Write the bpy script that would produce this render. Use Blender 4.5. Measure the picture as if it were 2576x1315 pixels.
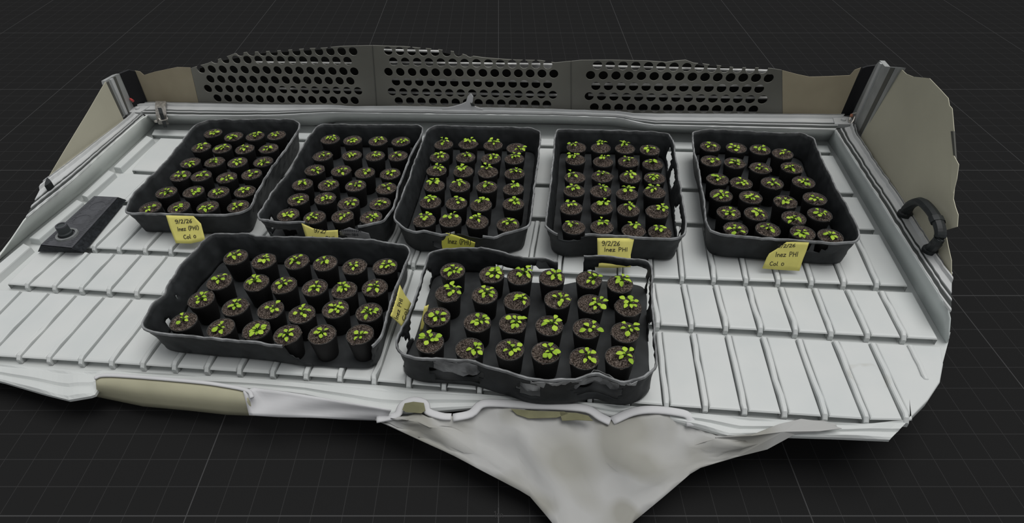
import bpy, bmesh, math, random
import numpy as np
from mathutils import Vector, Matrix

random.seed(7)
rng = np.random.default_rng(7)
scn = bpy.context.scene
for o in list(bpy.data.objects):
    bpy.data.objects.remove(o, do_unlink=True)
COL = scn.collection

# ------------------------------------------------------------------ camera
F, CX, CY = 1550.0, 1254.0, 657.5
R = np.array([[0.9919471691, 0.1201395910, -0.0400910510],
              [0.0473969465, -0.6456693454, -0.7621447539],
              [-0.1174493217, 0.7541071377, -0.6461641291]])
CAM = np.array([0.0, -1.0, 0.9])
cd = bpy.data.cameras.new('camera')
cam = bpy.data.objects.new('camera', cd)
COL.objects.link(cam)
M = Matrix.Identity(4)
for i in range(3):
    M[i][0] = R[0][i]; M[i][1] = -R[1][i]; M[i][2] = -R[2][i]; M[i][3] = CAM[i]
cam.matrix_world = M
cd.sensor_width = 36.0
cd.lens = F / 2576 * 36.0
cd.shift_x = (1288.0 - CX) / 2576
cd.clip_start = 0.01
cd.clip_end = 200
scn.camera = cam

# ------------------------------------------------------------------ world, lights, exposure
w = bpy.data.worlds.new('world'); scn.world = w; w.use_nodes = True
bg = w.node_tree.nodes['Background']
bg.inputs[0].default_value = (0.96, 0.98, 1.0, 1)
bg.inputs[1].default_value = 0.36
ld = bpy.data.lights.new('overhead_light', 'SUN')
ld.energy = 1.82; ld.angle = math.radians(45)
ld.color = (1.0, 0.99, 0.97)
lamp = bpy.data.objects.new('overhead_light', ld); COL.objects.link(lamp)
# light comes from above, a little from behind the shelf and from its right
lamp.rotation_euler = Vector((0.26, 0.13, 1.0)).to_track_quat('Z', 'Y').to_euler()
scn.view_settings.view_transform = 'Standard'
scn.view_settings.look = 'None'
scn.view_settings.exposure = 0.0
scn.view_settings.gamma = 1.0
scn.view_settings.use_curve_mapping = False

# ------------------------------------------------------------------ point helpers
def ray(px, py):
    return R.T @ np.array([(px - CX) / F, (py - CY) / F, 1.0])

def B(px, py, z=0.0):
    d = ray(px, py)
    return CAM + d * ((z - CAM[2]) / d[2])

def BV(px, py, P, N):
    d = ray(px, py)
    return CAM + d * (np.dot(P - CAM, N) / np.dot(d, N))

def BL(pts, z=0.0):
    return [B(p[0], p[1], p[2] if len(p) > 2 else z) for p in pts]

def resample(pts, n, closed=False):
    P = np.array(pts, float)
    if closed:
        P = np.vstack([P, P[:1]])
    seg = np.linalg.norm(np.diff(P, axis=0), axis=1)
    s = np.concatenate([[0], np.cumsum(seg)])
    t = np.linspace(0, s[-1], n + 1)[:-1] if closed else np.linspace(0, s[-1], n)
    return np.stack([np.interp(t, s, P[:, k]) for k in range(P.shape[1])], 1)

# ------------------------------------------------------------------ materials
def new_mat(name):
    m = bpy.data.materials.new(name); m.use_nodes = True
    nt = m.node_tree
    return m, nt, nt.nodes['Principled BSDF']

def mat(name, col, rough=0.6, metal=0.0, spec=0.3, noise=0.0, scale=30, bump=0.0, bscale=200, col2=None, detail=4):
    m, nt, b = new_mat(name)
    b.inputs['Roughness'].default_value = rough
    b.inputs['Metallic'].default_value = metal
    b.inputs['Specular IOR Level'].default_value = spec
    b.inputs['Base Color'].default_value = (*col, 1)
    tc = nt.nodes.new('ShaderNodeNewGeometry')
    if noise or col2:
        n = nt.nodes.new('ShaderNodeTexNoise'); n.inputs['Scale'].default_value = scale
        n.inputs['Detail'].default_value = detail
        nt.links.new(tc.outputs['Position'], n.inputs['Vector'])
        r = nt.nodes.new('ShaderNodeValToRGB')
        r.color_ramp.elements[0].position = 0.35; r.color_ramp.elements[1].position = 0.68
        c2 = col2 if col2 else tuple(min(1, c * (1 + noise)) for c in col)
        c1 = col if col2 else tuple(c * (1 - noise) for c in col)
        r.color_ramp.elements[0].color = (*c1, 1); r.color_ramp.elements[1].color = (*c2, 1)
        nt.links.new(n.outputs['Fac'], r.inputs['Fac'])
        nt.links.new(r.outputs['Color'], b.inputs['Base Color'])
    if bump:
        n = nt.nodes.new('ShaderNodeTexNoise'); n.inputs['Scale'].default_value = bscale
        n.inputs['Detail'].default_value = 3
        nt.links.new(tc.outputs['Position'], n.inputs['Vector'])
        bp = nt.nodes.new('ShaderNodeBump'); bp.inputs['Strength'].default_value = bump
        bp.inputs['Distance'].default_value = 0.002
        nt.links.new(n.outputs['Fac'], bp.inputs['Height'])
        nt.links.new(bp.outputs['Normal'], b.inputs['Normal'])
    return m

WHITE = mat('white_plastic', (0.60, 0.62, 0.61), 0.45, spec=0.3, noise=0.035, scale=7)
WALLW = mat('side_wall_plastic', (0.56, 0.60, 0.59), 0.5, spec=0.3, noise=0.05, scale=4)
WALLL = mat('lit_wall_plastic', (0.74, 0.77, 0.735), 0.5, spec=0.3, noise=0.05, scale=4)  # paler copy: the left wall's extra light put into its colour
ALU = mat('rim_aluminium', (0.52, 0.53, 0.53), 0.45, spec=0.4, noise=0.08, scale=9)
SHADE_CHIP = mat('shade_chip_grey', (0.05, 0.055, 0.053), 0.7, spec=0.2)  # shade of the rim grooves as a dark colour; also the peg's chip
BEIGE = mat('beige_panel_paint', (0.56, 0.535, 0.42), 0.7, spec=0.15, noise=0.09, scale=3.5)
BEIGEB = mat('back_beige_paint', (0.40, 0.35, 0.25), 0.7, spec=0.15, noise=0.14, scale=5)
PERF = mat('perforated_metal', (0.195, 0.192, 0.168), 0.5, metal=0.0, spec=0.35, noise=0.22, scale=3)
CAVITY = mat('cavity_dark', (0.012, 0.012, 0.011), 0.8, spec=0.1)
SLAT = mat('slat_metal', (0.42, 0.42, 0.41), 0.4, spec=0.4, noise=0.5, scale=25)
BLACK = mat('tray_black', (0.026, 0.0285, 0.030), 0.55, spec=0.25, noise=0.3, scale=25, bump=0.15, bscale=60)
LIP = mat('tray_rim_highlight', (0.20, 0.205, 0.208), 0.6, spec=0.3, noise=0.4, scale=40)  # highlights along the black plastic rims, put into a lighter grey
FILM = mat("torn_film", (0.30, 0.305, 0.31), 0.6, spec=0.3, noise=0.5, scale=22)
POT = mat('pot_black', (0.015, 0.0145, 0.0145), 0.6, spec=0.2)
POTRIM = mat('pot_rim', (0.055, 0.053, 0.05), 0.7, spec=0.2, noise=0.4, scale=300)
NOTE = mat('yellow_paper', (0.74, 0.68, 0.20), 0.8, spec=0.1, noise=0.06, scale=30)
NOTEB = mat('bright_yellow_paper', (0.86, 0.84, 0.14), 0.8, spec=0.1, noise=0.05, scale=30)
GTAG = mat('grey_paper', (0.33, 0.33, 0.34), 0.8, spec=0.1, noise=0.1, scale=60)
INK = mat('ink', (0.05, 0.045, 0.04), 0.7, spec=0.1)
GINK = mat('faded_ink', (0.13, 0.13, 0.14), 0.8, spec=0.1)
RUBBER = mat('black_rubber', (0.014, 0.017, 0.018), 0.5, spec=0.4, noise=0.3, scale=60)
STEEL = mat('steel', (0.42, 0.40, 0.37), 0.35, metal=0.6, noise=0.3, scale=120)
RED = mat('red_plastic', (0.45, 0.06, 0.06), 0.5)
ORANGE = mat('rust_orange', (0.38, 0.16, 0.10), 0.6)
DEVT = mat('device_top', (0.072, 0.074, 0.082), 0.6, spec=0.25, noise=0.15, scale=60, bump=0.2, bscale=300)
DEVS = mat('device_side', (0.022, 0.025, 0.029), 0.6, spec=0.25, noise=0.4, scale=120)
RINGM = mat('grey_ring', (0.20, 0.21, 0.21), 0.6, noise=0.2, scale=90)
KNOB = mat('knob_dark', (0.045, 0.052, 0.054), 0.5, spec=0.3)
SHEET = mat('skirt_sheet', (0.32, 0.315, 0.285), 0.7, spec=0.15, col2=(0.44, 0.44, 0.43), scale=9, detail=0)
for nd_ in SHEET.node_tree.nodes:
    if nd_.type == 'VALTORGB':
        nd_.color_ramp.elements[0].position = .40; nd_.color_ramp.elements[1].position = .56
    if nd_.type == 'TEX_NOISE': nd_.inputs['Distortion'].default_value = 0.8
WSHEET = mat('white_sheet', (0.60, 0.60, 0.61), 0.65, spec=0.15, noise=0.1, scale=6)
OLIVE = mat('olive_lining', (0.20, 0.195, 0.115), 0.75, spec=0.1, noise=0.2, scale=20)
TAN = mat('tan_sheet', (0.40, 0.385, 0.275), 0.7, spec=0.12, noise=0.14, scale=6)
POSTG = mat('post_metal', (0.33, 0.34, 0.335), 0.45, spec=0.35, noise=0.12, scale=20)
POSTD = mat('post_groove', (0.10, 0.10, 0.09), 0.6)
POSTB = mat('post_black', (0.012, 0.012, 0.014), 0.6, spec=0.25)

def soil_mat():
    m, nt, b = new_mat('potting_soil')
    b.inputs['Roughness'].default_value = 0.95
    b.inputs['Specular IOR Level'].default_value = 0.05
    g = nt.nodes.new('ShaderNodeNewGeometry')
    n = nt.nodes.new('ShaderNodeTexNoise'); n.inputs['Scale'].default_value = 420; n.inputs['Detail'].default_value = 3
    nt.links.new(g.outputs['Position'], n.inputs['Vector'])
    r = nt.nodes.new('ShaderNodeValToRGB')
    e = r.color_ramp.elements
    e[0].position = 0.36; e[0].color = (0.014, 0.011, 0.009, 1)
    e[1].position = 0.52; e[1].color = (0.075, 0.058, 0.048, 1)
    x = e.new(0.64); x.color = (0.17, 0.138, 0.118, 1)
    x = e.new(0.74); x.color = (0.25, 0.21, 0.18, 1)
    nt.links.new(n.outputs['Fac'], r.inputs['Fac'])
    nt.links.new(r.outputs['Color'], b.inputs['Base Color'])
    bp = nt.nodes.new('ShaderNodeBump'); bp.inputs['Strength'].default_value = 0.6; bp.inputs['Distance'].default_value = 0.0015
    nt.links.new(n.outputs['Fac'], bp.inputs['Height'])
    nt.links.new(bp.outputs['Normal'], b.inputs['Normal'])
    return m
SOIL = soil_mat()

def leaf_mat():
    m, nt, b = new_mat('leaf_green')
    b.inputs['Roughness'].default_value = 0.55
    b.inputs['Specular IOR Level'].default_value = 0.15
    oi = nt.nodes.new('ShaderNodeObjectInfo')
    r = nt.nodes.new('ShaderNodeValToRGB')
    r.color_ramp.elements[0].color = (0.26, 0.43, 0.03, 1)
    r.color_ramp.elements[1].color = (0.42, 0.60, 0.055, 1)
    nt.links.new(oi.outputs['Random'], r.inputs['Fac'])
    nt.links.new(r.outputs['Color'], b.inputs['Base Color'])
    return m
LEAF = leaf_mat()
STEM = mat('petiole_green', (0.055, 0.115, 0.012), 0.6, spec=0.1)

def panel_mat():
    # white plastic with a stained ring, as on the front right panel of the shelf
    m, nt, b = new_mat('white_panel_stained')
    b.inputs['Roughness'].default_value = 0.42
    b.inputs['Specular IOR Level'].default_value = 0.3
    g = nt.nodes.new('ShaderNodeNewGeometry')
    n = nt.nodes.new('ShaderNodeTexNoise'); n.inputs['Scale'].default_value = 9; n.inputs['Detail'].default_value = 5
    nt.links.new(g.outputs['Position'], n.inputs['Vector'])
    r = nt.nodes.new('ShaderNodeValToRGB')
    r.color_ramp.elements[0].position = 0.3; r.color_ramp.elements[0].color = (0.575, 0.60, 0.595, 1)
    r.color_ramp.elements[1].position = 0.7; r.color_ramp.elements[1].color = (0.625, 0.64, 0.63, 1)
    nt.links.new(n.outputs['Fac'], r.inputs['Fac'])
    c = B(2188, 945, 0)
    sub = nt.nodes.new('ShaderNodeVectorMath'); sub.operation = 'DISTANCE'
    sub.inputs[1].default_value = tuple(c)
    nd = nt.nodes.new('ShaderNodeTexNoise'); nd.inputs['Scale'].default_value = 30
    nt.links.new(g.outputs['Position'], nd.inputs['Vector'])
    nt.links.new(g.outputs['Position'], sub.inputs[0])
    ad = nt.nodes.new('ShaderNodeMath'); ad.operation = 'MULTIPLY_ADD'
    ad.inputs[1].default_value = 0.02
    nt.links.new(nd.outputs['Fac'], ad.inputs[0]); nt.links.new(sub.outputs['Value'], ad.inputs[2])
    rr = nt.nodes.new('ShaderNodeValToRGB')
    el = rr.color_ramp.elements
    el[0].position = 0.036; el[0].color = (0, 0, 0, 1)
    el[1].position = 0.046; el[1].color = (0, 0, 0, 1)
    x = el.new(0.041); x.color = (1, 1, 1, 1)
    nt.links.new(ad.outputs[0], rr.inputs['Fac'])
    mul = nt.nodes.new('ShaderNodeMath'); mul.operation = 'MULTIPLY'
    n2 = nt.nodes.new('ShaderNodeTexNoise'); n2.inputs['Scale'].default_value = 26
    nt.links.new(g.outputs['Position'], n2.inputs['Vector'])
    r2 = nt.nodes.new('ShaderNodeValToRGB'); r2.color_ramp.elements[0].position = 0.45; r2.color_ramp.elements[1].position = 0.6
    nt.links.new(n2.outputs['Fac'], r2.inputs['Fac'])
    nt.links.new(rr.outputs['Color'], mul.inputs[0]); nt.links.new(r2.outputs['Color'], mul.inputs[1])
    m2 = nt.nodes.new('ShaderNodeMath'); m2.operation = 'MULTIPLY'; m2.inputs[1].default_value = 0.55
    nt.links.new(mul.outputs[0], m2.inputs[0])
    mx = nt.nodes.new('ShaderNodeMix'); mx.data_type = 'RGBA'
    nt.links.new(m2.outputs[0], mx.inputs['Factor'])
    nt.links.new(r.outputs['Color'], mx.inputs['A']); mx.inputs['B'].default_value = (0.40, 0.385, 0.33, 1)
    nt.links.new(mx.outputs['Result'], b.inputs['Base Color'])
    return m
PANEL = panel_mat()

# ------------------------------------------------------------------ object helpers
WL = {}     # world location of each object built
def tag(o, label=None, cat=None, group=None, kind=None):
    if label: o['label'] = label
    if cat: o['category'] = cat
    if group: o['group'] = group
    if kind: o['kind'] = kind
    return o

def link(o, parent, loc):
    COL.objects.link(o)
    loc = Vector(loc)
    WL[o] = loc
    if parent is not None:
        o.parent = parent
        o.location = loc - WL[parent]
    else:
        o.location = loc
    return o

def thing(name, label, cat, loc, group=None):
    o = bpy.data.objects.new(name, None); o.empty_display_size = 0.05
    link(o, None, loc)
    return tag(o, label, cat, group)

def mesh(name, verts, faces, m, parent=None, loc=None, smooth=False):
    """verts are world points; the mesh is stored relative to loc (default: the parent's place)."""
    if loc is None:
        loc = WL[parent] if parent is not None else Vector((0, 0, 0))
    L = np.array(loc)
    me = bpy.data.meshes.new(name)
    me.from_pydata([tuple(np.array(v, float) - L) for v in verts], [], [tuple(int(i) for i in f) for f in faces])
    me.validate()
    bm = bmesh.new(); bm.from_mesh(me)
    bmesh.ops.recalc_face_normals(bm, faces=bm.faces)
    bm.to_mesh(me); bm.free()
    if smooth:
        for p in me.polygons: p.use_smooth = True
    me.materials.append(m)
    return link(bpy.data.objects.new(name, me), parent, loc)

def bmobj(name, bm, m, parent=None, loc=None, smooth=False):
    if loc is None:
        loc = WL[parent] if parent is not None else Vector((0, 0, 0))
    me = bpy.data.meshes.new(name)
    bmesh.ops.translate(bm, verts=bm.verts, vec=-Vector(loc))
    bmesh.ops.recalc_face_normals(bm, faces=bm.faces)
    bm.to_mesh(me); bm.free()
    if smooth:
        for p in me.polygons: p.use_smooth = True
    me.materials.append(m)
    return link(bpy.data.objects.new(name, me), parent, loc)

def prism(poly, off, n=None):
    """closed prism of a 3-D polygon swept by the vector off -> verts, faces"""
    k = len(poly)
    a = [np.array(p, float) for p in poly]
    b = [p + np.array(off, float) for p in a]
    return a + b, [list(range(k)), list(range(2 * k - 1, k - 1, -1))] + [[i, (i + 1) % k, k + (i + 1) % k, k + i] for i in range(k)]

def join(*vf):
    V, Fc = [], []
    for v, f in vf:
        b = len(V); V += list(v); Fc += [[b + i for i in q] for q in f]
    return V, Fc

def loft(rows, closed_row=False):
    """rows: list of equally long point lists -> quad sheet"""
    n = len(rows[0]); V = [p for r in rows for p in r]; Fc = []
    for i in range(len(rows) - 1):
        for j in range(n if closed_row else n - 1):
            k = (j + 1) % n
            Fc.append([i * n + j, i * n + k, (i + 1) * n + k, (i + 1) * n + j])
    return V, Fc

def box(c, sx, sy, sz, ax=None):
    c = np.array(c, float)
    ax = np.eye(3) if ax is None else np.array(ax, float)
    V = [c + ax[0] * x * sx / 2 + ax[1] * y * sy / 2 + ax[2] * z * sz / 2 for x in (-1, 1) for y in (-1, 1) for z in (-1, 1)]
    return V, [[0, 1, 3, 2], [4, 6, 7, 5], [0, 4, 5, 1], [2, 3, 7, 6], [0, 2, 6, 4], [1, 5, 7, 3]]

def tube(pts, r, n=8, flat=1.0):
    P = [np.array(p, float) for p in pts]
    rows = []
    rr = r if isinstance(r, (list, tuple)) else [r] * len(P)
    for i, p in enumerate(P):
        d = P[min(i + 1, len(P) - 1)] - P[max(i - 1, 0)]
        d /= np.linalg.norm(d) + 1e-12
        up = np.array([0, 0, 1.0]) if abs(d[2]) < 0.95 else np.array([1.0, 0, 0])
        a = np.cross(d, up); a /= np.linalg.norm(a); b = np.cross(a, d)
        rows.append([p + rr[i] * (math.cos(t) * a + flat * math.sin(t) * b) for t in [2 * math.pi * k / n for k in range(n)]])
    V, Fc = loft(rows, True)
    k = len(rows)
    Fc += [list(range(n)), list(range((k - 1) * n, k * n))]
    return V, Fc

def lathe(profile, n=24, c=(0, 0, 0)):
    c = np.array(c, float)
    rows = [[c + np.array([r * math.cos(t), r * math.sin(t), z]) for t in [2 * math.pi * k / n for k in range(n)]] for r, z in profile]
    return loft(rows, True)

def smoothcurve(pts, n):
    """Catmull-Rom through pts"""
    P = [np.array(p, float) for p in pts]
    P = [2 * P[0] - P[1]] + P + [2 * P[-1] - P[-2]]
    out = []
    for i in range(1, len(P) - 2):
        for k in range(n):
            t = k / n
            p0, p1, p2, p3 = P[i - 1:i + 3]
            out.append(0.5 * ((2 * p1) + (-p0 + p2) * t + (2 * p0 - 5 * p1 + 4 * p2 - p3) * t * t + (-p0 + 3 * p1 - 3 * p2 + p3) * t ** 3))
    out.append(P[-2])
    return out

# ------------------------------------------------------------------ floor with its grid
NUP = np.array([0.0425343, -0.0178412, 0.9989357])
R0 = np.array([[1, 0, 0], [0, -math.sin(math.radians(41.6)), -math.cos(math.radians(41.6))], [0, math.cos(math.radians(41.6)), -math.sin(math.radians(41.6))]])
W = R.T @ R0                                   # columns: the grid's own axes
HG = 1.025
S = HG / 1.919
g0 = CAM - W[:, 2] * HG + W[:, 1] * 1.935 * S    # grid origin

def floor_mat():
    m, nt, b = new_mat('dark_grid_floor')
    b.inputs['Roughness'].default_value = 1.0
    b.inputs['Specular IOR Level'].default_value = 0.0
    tc = nt.nodes.new('ShaderNodeTexCoord')
    sp = nt.nodes.new('ShaderNodeSeparateXYZ')
    nt.links.new(tc.outputs['Object'], sp.inputs[0])
    def line(axis, period, width):
        a = nt.nodes.new('ShaderNodeMath'); a.operation = 'ADD'; a.inputs[1].default_value = 1000 * period + period / 2
        nt.links.new(sp.outputs[axis], a.inputs[0])
        d = nt.nodes.new('ShaderNodeMath'); d.operation = 'FLOORED_MODULO'; d.inputs[1].default_value = period
        nt.links.new(a.outputs[0], d.inputs[0])
        s = nt.nodes.new('ShaderNodeMath'); s.operation = 'SUBTRACT'; s.inputs[1].default_value = period / 2
        nt.links.new(d.outputs[0], s.inputs[0])
        ab = nt.nodes.new('ShaderNodeMath'); ab.operation = 'ABSOLUTE'
        nt.links.new(s.outputs[0], ab.inputs[0])
        lt = nt.nodes.new('ShaderNodeMath'); lt.operation = 'LESS_THAN'; lt.inputs[1].default_value = width / 2
        nt.links.new(ab.outputs[0], lt.inputs[0])
        return lt
    def mx(a, c):
        q = nt.nodes.new('ShaderNodeMath'); q.operation = 'MAXIMUM'
        nt.links.new(a.outputs[0], q.inputs[0]); nt.links.new(c.outputs[0], q.inputs[1]); return q
    minor = mx(line('X', 0.1 * S, 0.0021 * S), line('Y', 0.1 * S, 0.0026 * S))
    major = mx(line('X', 1.0 * S, 0.0036 * S), line('Y', 1.0 * S, 0.0042 * S))
    c1 = nt.nodes.new('ShaderNodeMix'); c1.data_type = 'RGBA'
    c1.inputs['A'].default_value = (0.0178, 0.0178, 0.018, 1); c1.inputs['B'].default_value = (0.036, 0.036, 0.0365, 1)
    nt.links.new(minor.outputs[0], c1.inputs['Factor'])
    c2 = nt.nodes.new('ShaderNodeMix'); c2.data_type = 'RGBA'
    c2.inputs['B'].default_value = (0.062, 0.062, 0.063, 1)
    nt.links.new(major.outputs[0], c2.inputs['Factor'])
    nt.links.new(c1.outputs['Result'], c2.inputs['A'])
    nt.links.new(c2.outputs['Result'], b.inputs['Base Color'])
    return m

me = bpy.data.meshes.new('floor')
E_ = 14.0
me.from_pydata([(-E_, -6, 0), (E_, -6, 0), (E_, 22, 0), (-E_, 22, 0)], [], [(0, 1, 2, 3)])
me.materials.append(floor_mat())
floor = bpy.data.objects.new('floor', me); COL.objects.link(floor)
mf = Matrix.Identity(4)
for i in range(3):
    for j in range(3):
        mf[i][j] = W[i, j]
    mf[i][3] = g0[i]
floor.matrix_world = mf
tag(floor, 'dark grey ground plane ruled with a fine square grid', None, None, 'structure')

# ------------------------------------------------------------------ stroke lettering
GL = {
    '9': (0.6, [[(.55, .75), (.4, .98), (.15, .95), (.05, .7), (.2, .5), (.45, .55), (.55, .8), (.52, .4), (.35, 0), (.1, .05)]]),
    '2': (0.6, [[(.05, .8), (.25, 1), (.5, .85), (.45, .6), (.05, .02), (.55, .05)]]),
    '6': (0.6, [[(.5, 1), (.2, .7), (.08, .3), (.2, .02), (.45, .08), (.5, .35), (.3, .5), (.1, .35)]]),
    '1': (0.3, [[(.05, .8), (.18, 1), (.18, 0)]]),
    '8': (0.6, [[(.3, .5), (.1, .75), (.3, 1), (.5, .75), (.3, .5), (.05, .25), (.3, 0), (.55, .25), (.3, .5)]]),
    '4': (0.6, [[(.4, 0), (.4, 1), (.05, .35), (.58, .35)]]),
    '/': (0.45, [[(.38, 1.05), (.05, -.1)]]),
    'I': (0.28, [[(.12, 1), (.1, 0)]]),
    'n': (0.5, [[(.06, .55), (.08, 0)], [(.08, .4), (.25, .58), (.38, .45), (.4, 0)]]),
    'e': (0.5, [[(.06, .3), (.4, .34), (.35, .55), (.15, .55), (.05, .25), (.18, 0), (.42, .08)]]),
    'z': (0.5, [[(.05, .55), (.42, .55), (.05, .02), (.45, .04)]]),
    'P': (0.6, [[(.1, 0), (.1, 1), (.4, .95), (.5, .72), (.35, .5), (.1, .48)]]),
    'H': (0.65, [[(.08, 0), (.1, .95)], [(.5, 0), (.52, .95)], [(.1, .48), (.5, .5)]]),
    '(': (0.35, [[(.3, 1.1), (.1, .75), (.1, .25), (.28, -.12)]]),
    ')': (0.35, [[(.05, 1.1), (.25, .75), (.25, .25), (.05, -.12)]]),
    'C': (0.6, [[(.52, .85), (.3, 1), (.08, .7), (.08, .3), (.28, .02), (.52, .15)]]),
    'o': (0.5, [[(.25, .58), (.06, .4), (.08, .1), (.25, 0), (.42, .2), (.4, .48), (.25, .58)]]),
    'l': (0.28, [[(.14, 1), (.1, .1), (.22, 0)]]),
    '0': (0.5, [[(.25, .72), (.06, .5), (.08, .15), (.25, .02), (.44, .2), (.42, .55), (.25, .72)]]),
    'm': (0.7, [[(.06, .6), (.08, 0)], [(.08, .45), (.2, .58), (.3, .45), (.31, 0)], [(.31, .45), (.45, .58), (.56, .45), (.58, 0)]]),
    '-': (0.45, [[(.05, .4), (.35, .42)]]),
    '.': (0.25, [[(.1, .02), (.16, .06)]]),
    ' ': (0.45, []),
    '|': (0.3, [[(.1, .0), (.12, .8)], [(.02, .5), (.25, .45)]]),
}

def write(name, text, p0, p1, up, width, conv, m, parent):
    """strokes from the pixel p0 (left end of the baseline) to p1 (right end); up = pixel vector of the letter height"""
    total = sum(GL[c][0] for c in text)
    a = np.array(p0, float); d = (np.array(p1, float) - a) / total; u = np.array(up, float)
    V, Fc = [], []
    x = 0.0
    for c in text:
        wd, strokes = GL[c]
        for s in strokes:
            pts = [a + d * (x + q[0]) + u * q[1] for q in s]
            for i in range(len(pts) - 1):
                q0, q1 = pts[i], pts[i + 1]
                t = q1 - q0; L = np.linalg.norm(t)
                if L < 1e-6: continue
                t = t / L; nn = np.array([-t[1], t[0]]) * width / 2
                q0 = q0 - t * width * .3; q1 = q1 + t * width * .3
                b = len(V)
                V += [conv(*(q0 + nn)), conv(*(q0 - nn)), conv(*(q1 - nn)), conv(*(q1 + nn))]
                Fc.append([b, b + 1, b + 2, b + 3])
        x += wd
    return mesh(name, V, Fc, m, parent)

# scale figure lying on the floor beside the middle grid line
def on_floor(px, py):
    return BV(px, py, g0 + W[:, 2] * 0.0015, W[:, 2])
sm = mat('scale_grey', (0.05, 0.05, 0.05), 0.9, spec=0)
sl = mesh('scale_bar', [on_floor(*q) for q in ((1252.8, 1208), (1255.2, 1208), (1255.2, 1274), (1252.8, 1274))], [[0, 1, 2, 3]], sm)
tag(sl, 'short light scale bar with 1m figure flat on the grid floor', 'scale mark')
sl.location = (0, 0, 0)
write('lettering', '1m', (1242, 1301), (1268, 1301), (0, -16), 1.6, on_floor, sm, sl)

# ------------------------------------------------------------------ the grow shelf
shelf = thing('grow_shelf', 'wide white ribbed plastic grow shelf with raised metal rim', 'shelf', (-0.32, 0.15, -0.014))
shelf_root = shelf
ZP = -0.0045      # panel tops; rib tops reach z = 0
ZB = -0.022      # pan

# pan sheet under the panels
pan_px = [(390, 309), (830, 318), (850, 304), (1540, 316), (1640, 331), (2085, 354), (2110, 392), (2160, 480), (2214, 572), (2297, 714), (2372, 847), (2391, 835),
          (2385, 862), (2363, 945), (2338, 970), (2292, 1052), (2190, 1070), (1900, 1060), (1760, 1050), (1660, 1040), (1560, 1030), (1450, 1022), (1330, 1013),
          (1200, 997), (1050, 985), (950, 977), (800, 968), (640, 960), (400, 947), (200, 935), (0, 925), (-140, 915), (-140, 800), (0, 655), (75, 586), (207, 480), (285, 412), (368, 334)]
bm = bmesh.new()
f = bm.faces.new([bm.verts.new(p) for p in BL(pan_px, ZB)])
ext = bmesh.ops.extrude_face_region(bm, geom=[f])
bmesh.ops.translate(bm, vec=(0, 0, -0.004), verts=[v for v in ext['geom'] if isinstance(v, bmesh.types.BMVert)])
bmesh.ops.triangulate(bm, faces=[q for q in bm.faces if len(q.verts) > 4])
bmobj('base_pan', bm, WHITE, shelf)

EDGE = {0: [(379, 334), (466, 337.5), (2092, 377.6)], 1: [(286, 420.5), (394, 426.7), (2150, 480)], 2: [(206, 497), (2203, 571.6)],
        3: [(211, 617.3), (399, 625), (1641.6, 692), (2037.5, 704.4), (2287, 713.7)],
        4: [(14.75, 709), (340, 731.4), (1649, 810), (2012.7, 828.7), (2363, 847)],
        5: [(0, 890), (279, 906.8), (860, 945), (1672.6, 1013), (1984.7, 1034.7), (2189, 1048), (2292, 1050)]}
EW = {k: np.array(BL(v, 0.0))[:, :2] for k, v in EDGE.items()}
def edge_y(k, x):
    P = EW[k]
    if x <= P[0, 0]: a, b = P[0], P[1]
    elif x >= P[-1, 0]: a, b = P[-2], P[-1]
    else: return float(np.interp(x, P[:, 0], P[:, 1]))
    return float(a[1] + (x - a[0]) * (b[1] - a[1]) / (b[0] - a[0]))

CH = 0.019
# left-back, left-front, right-front, right-back ends of each panel, in the photo
ENDS = {0: ((386.5, 321), (379, 334.3), (2092, 377.6), (2084, 361)),
        1: ((389.6, 354.5), (326, 426), (2150.4, 480), (2101.5, 393)),
        2: ((296, 438), (232, 497), (2203.7, 571.6), (2160, 494)),
        3: ((222, 510), (112, 613), (2287, 714), (2215.5, 585.6)),
        4: ((87, 637), (14.75, 709), (2363, 847), (2301, 734.7)),
        5: ((-30, 722), (-150, 872), (2291, 1052), (2371, 866.6))}
RP = {3: [(0, 232), (1, 295), (2, 361), (21, 1717.6), (22, 1797.6), (23, 1879), (24, 1960), (25, 2044), (26, 2125.4), (27, 2209)],
      4: [(-1, 63), (0, 132), (1, 200), (2, 269.4), (3, 339.3), (20, 1655.5), (21, 1741), (22, 1828), (23, 1915.6), (24, 2004), (25, 2094), (26, 2186), (27, 2277.6)],
      5: [(1, 41.4), (2, 117.6), (3, 197.8), (4, 275.3), (5, 354.2), (6, 434), (7, 516), (8, 598.5), (20, 1678), (21, 1776.6), (22, 1876), (23, 1977), (24, 2079), (25, 2183), (26, 2284)]}
RX = {kk: [(i, B(px, np.interp(px, [q[0] for q in EDGE[kk]], [q[1] for q in EDGE[kk]]), 0)[0]) for i, px in v] for kk, v in RP.items()}
def rib_x(kk, i):
    xs = [a for a, _ in RX[kk]]; ys = [b for _, b in RX[kk]]
    if i < xs[0]: return ys[0] + (i - xs[0]) * (ys[1] - ys[0])
    if i > xs[-1]: return ys[-1] + (i - xs[-1]) * (ys[-1] - ys[-2])
    return float(np.interp(i, xs, ys))
SLOT = 0.0065

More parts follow.
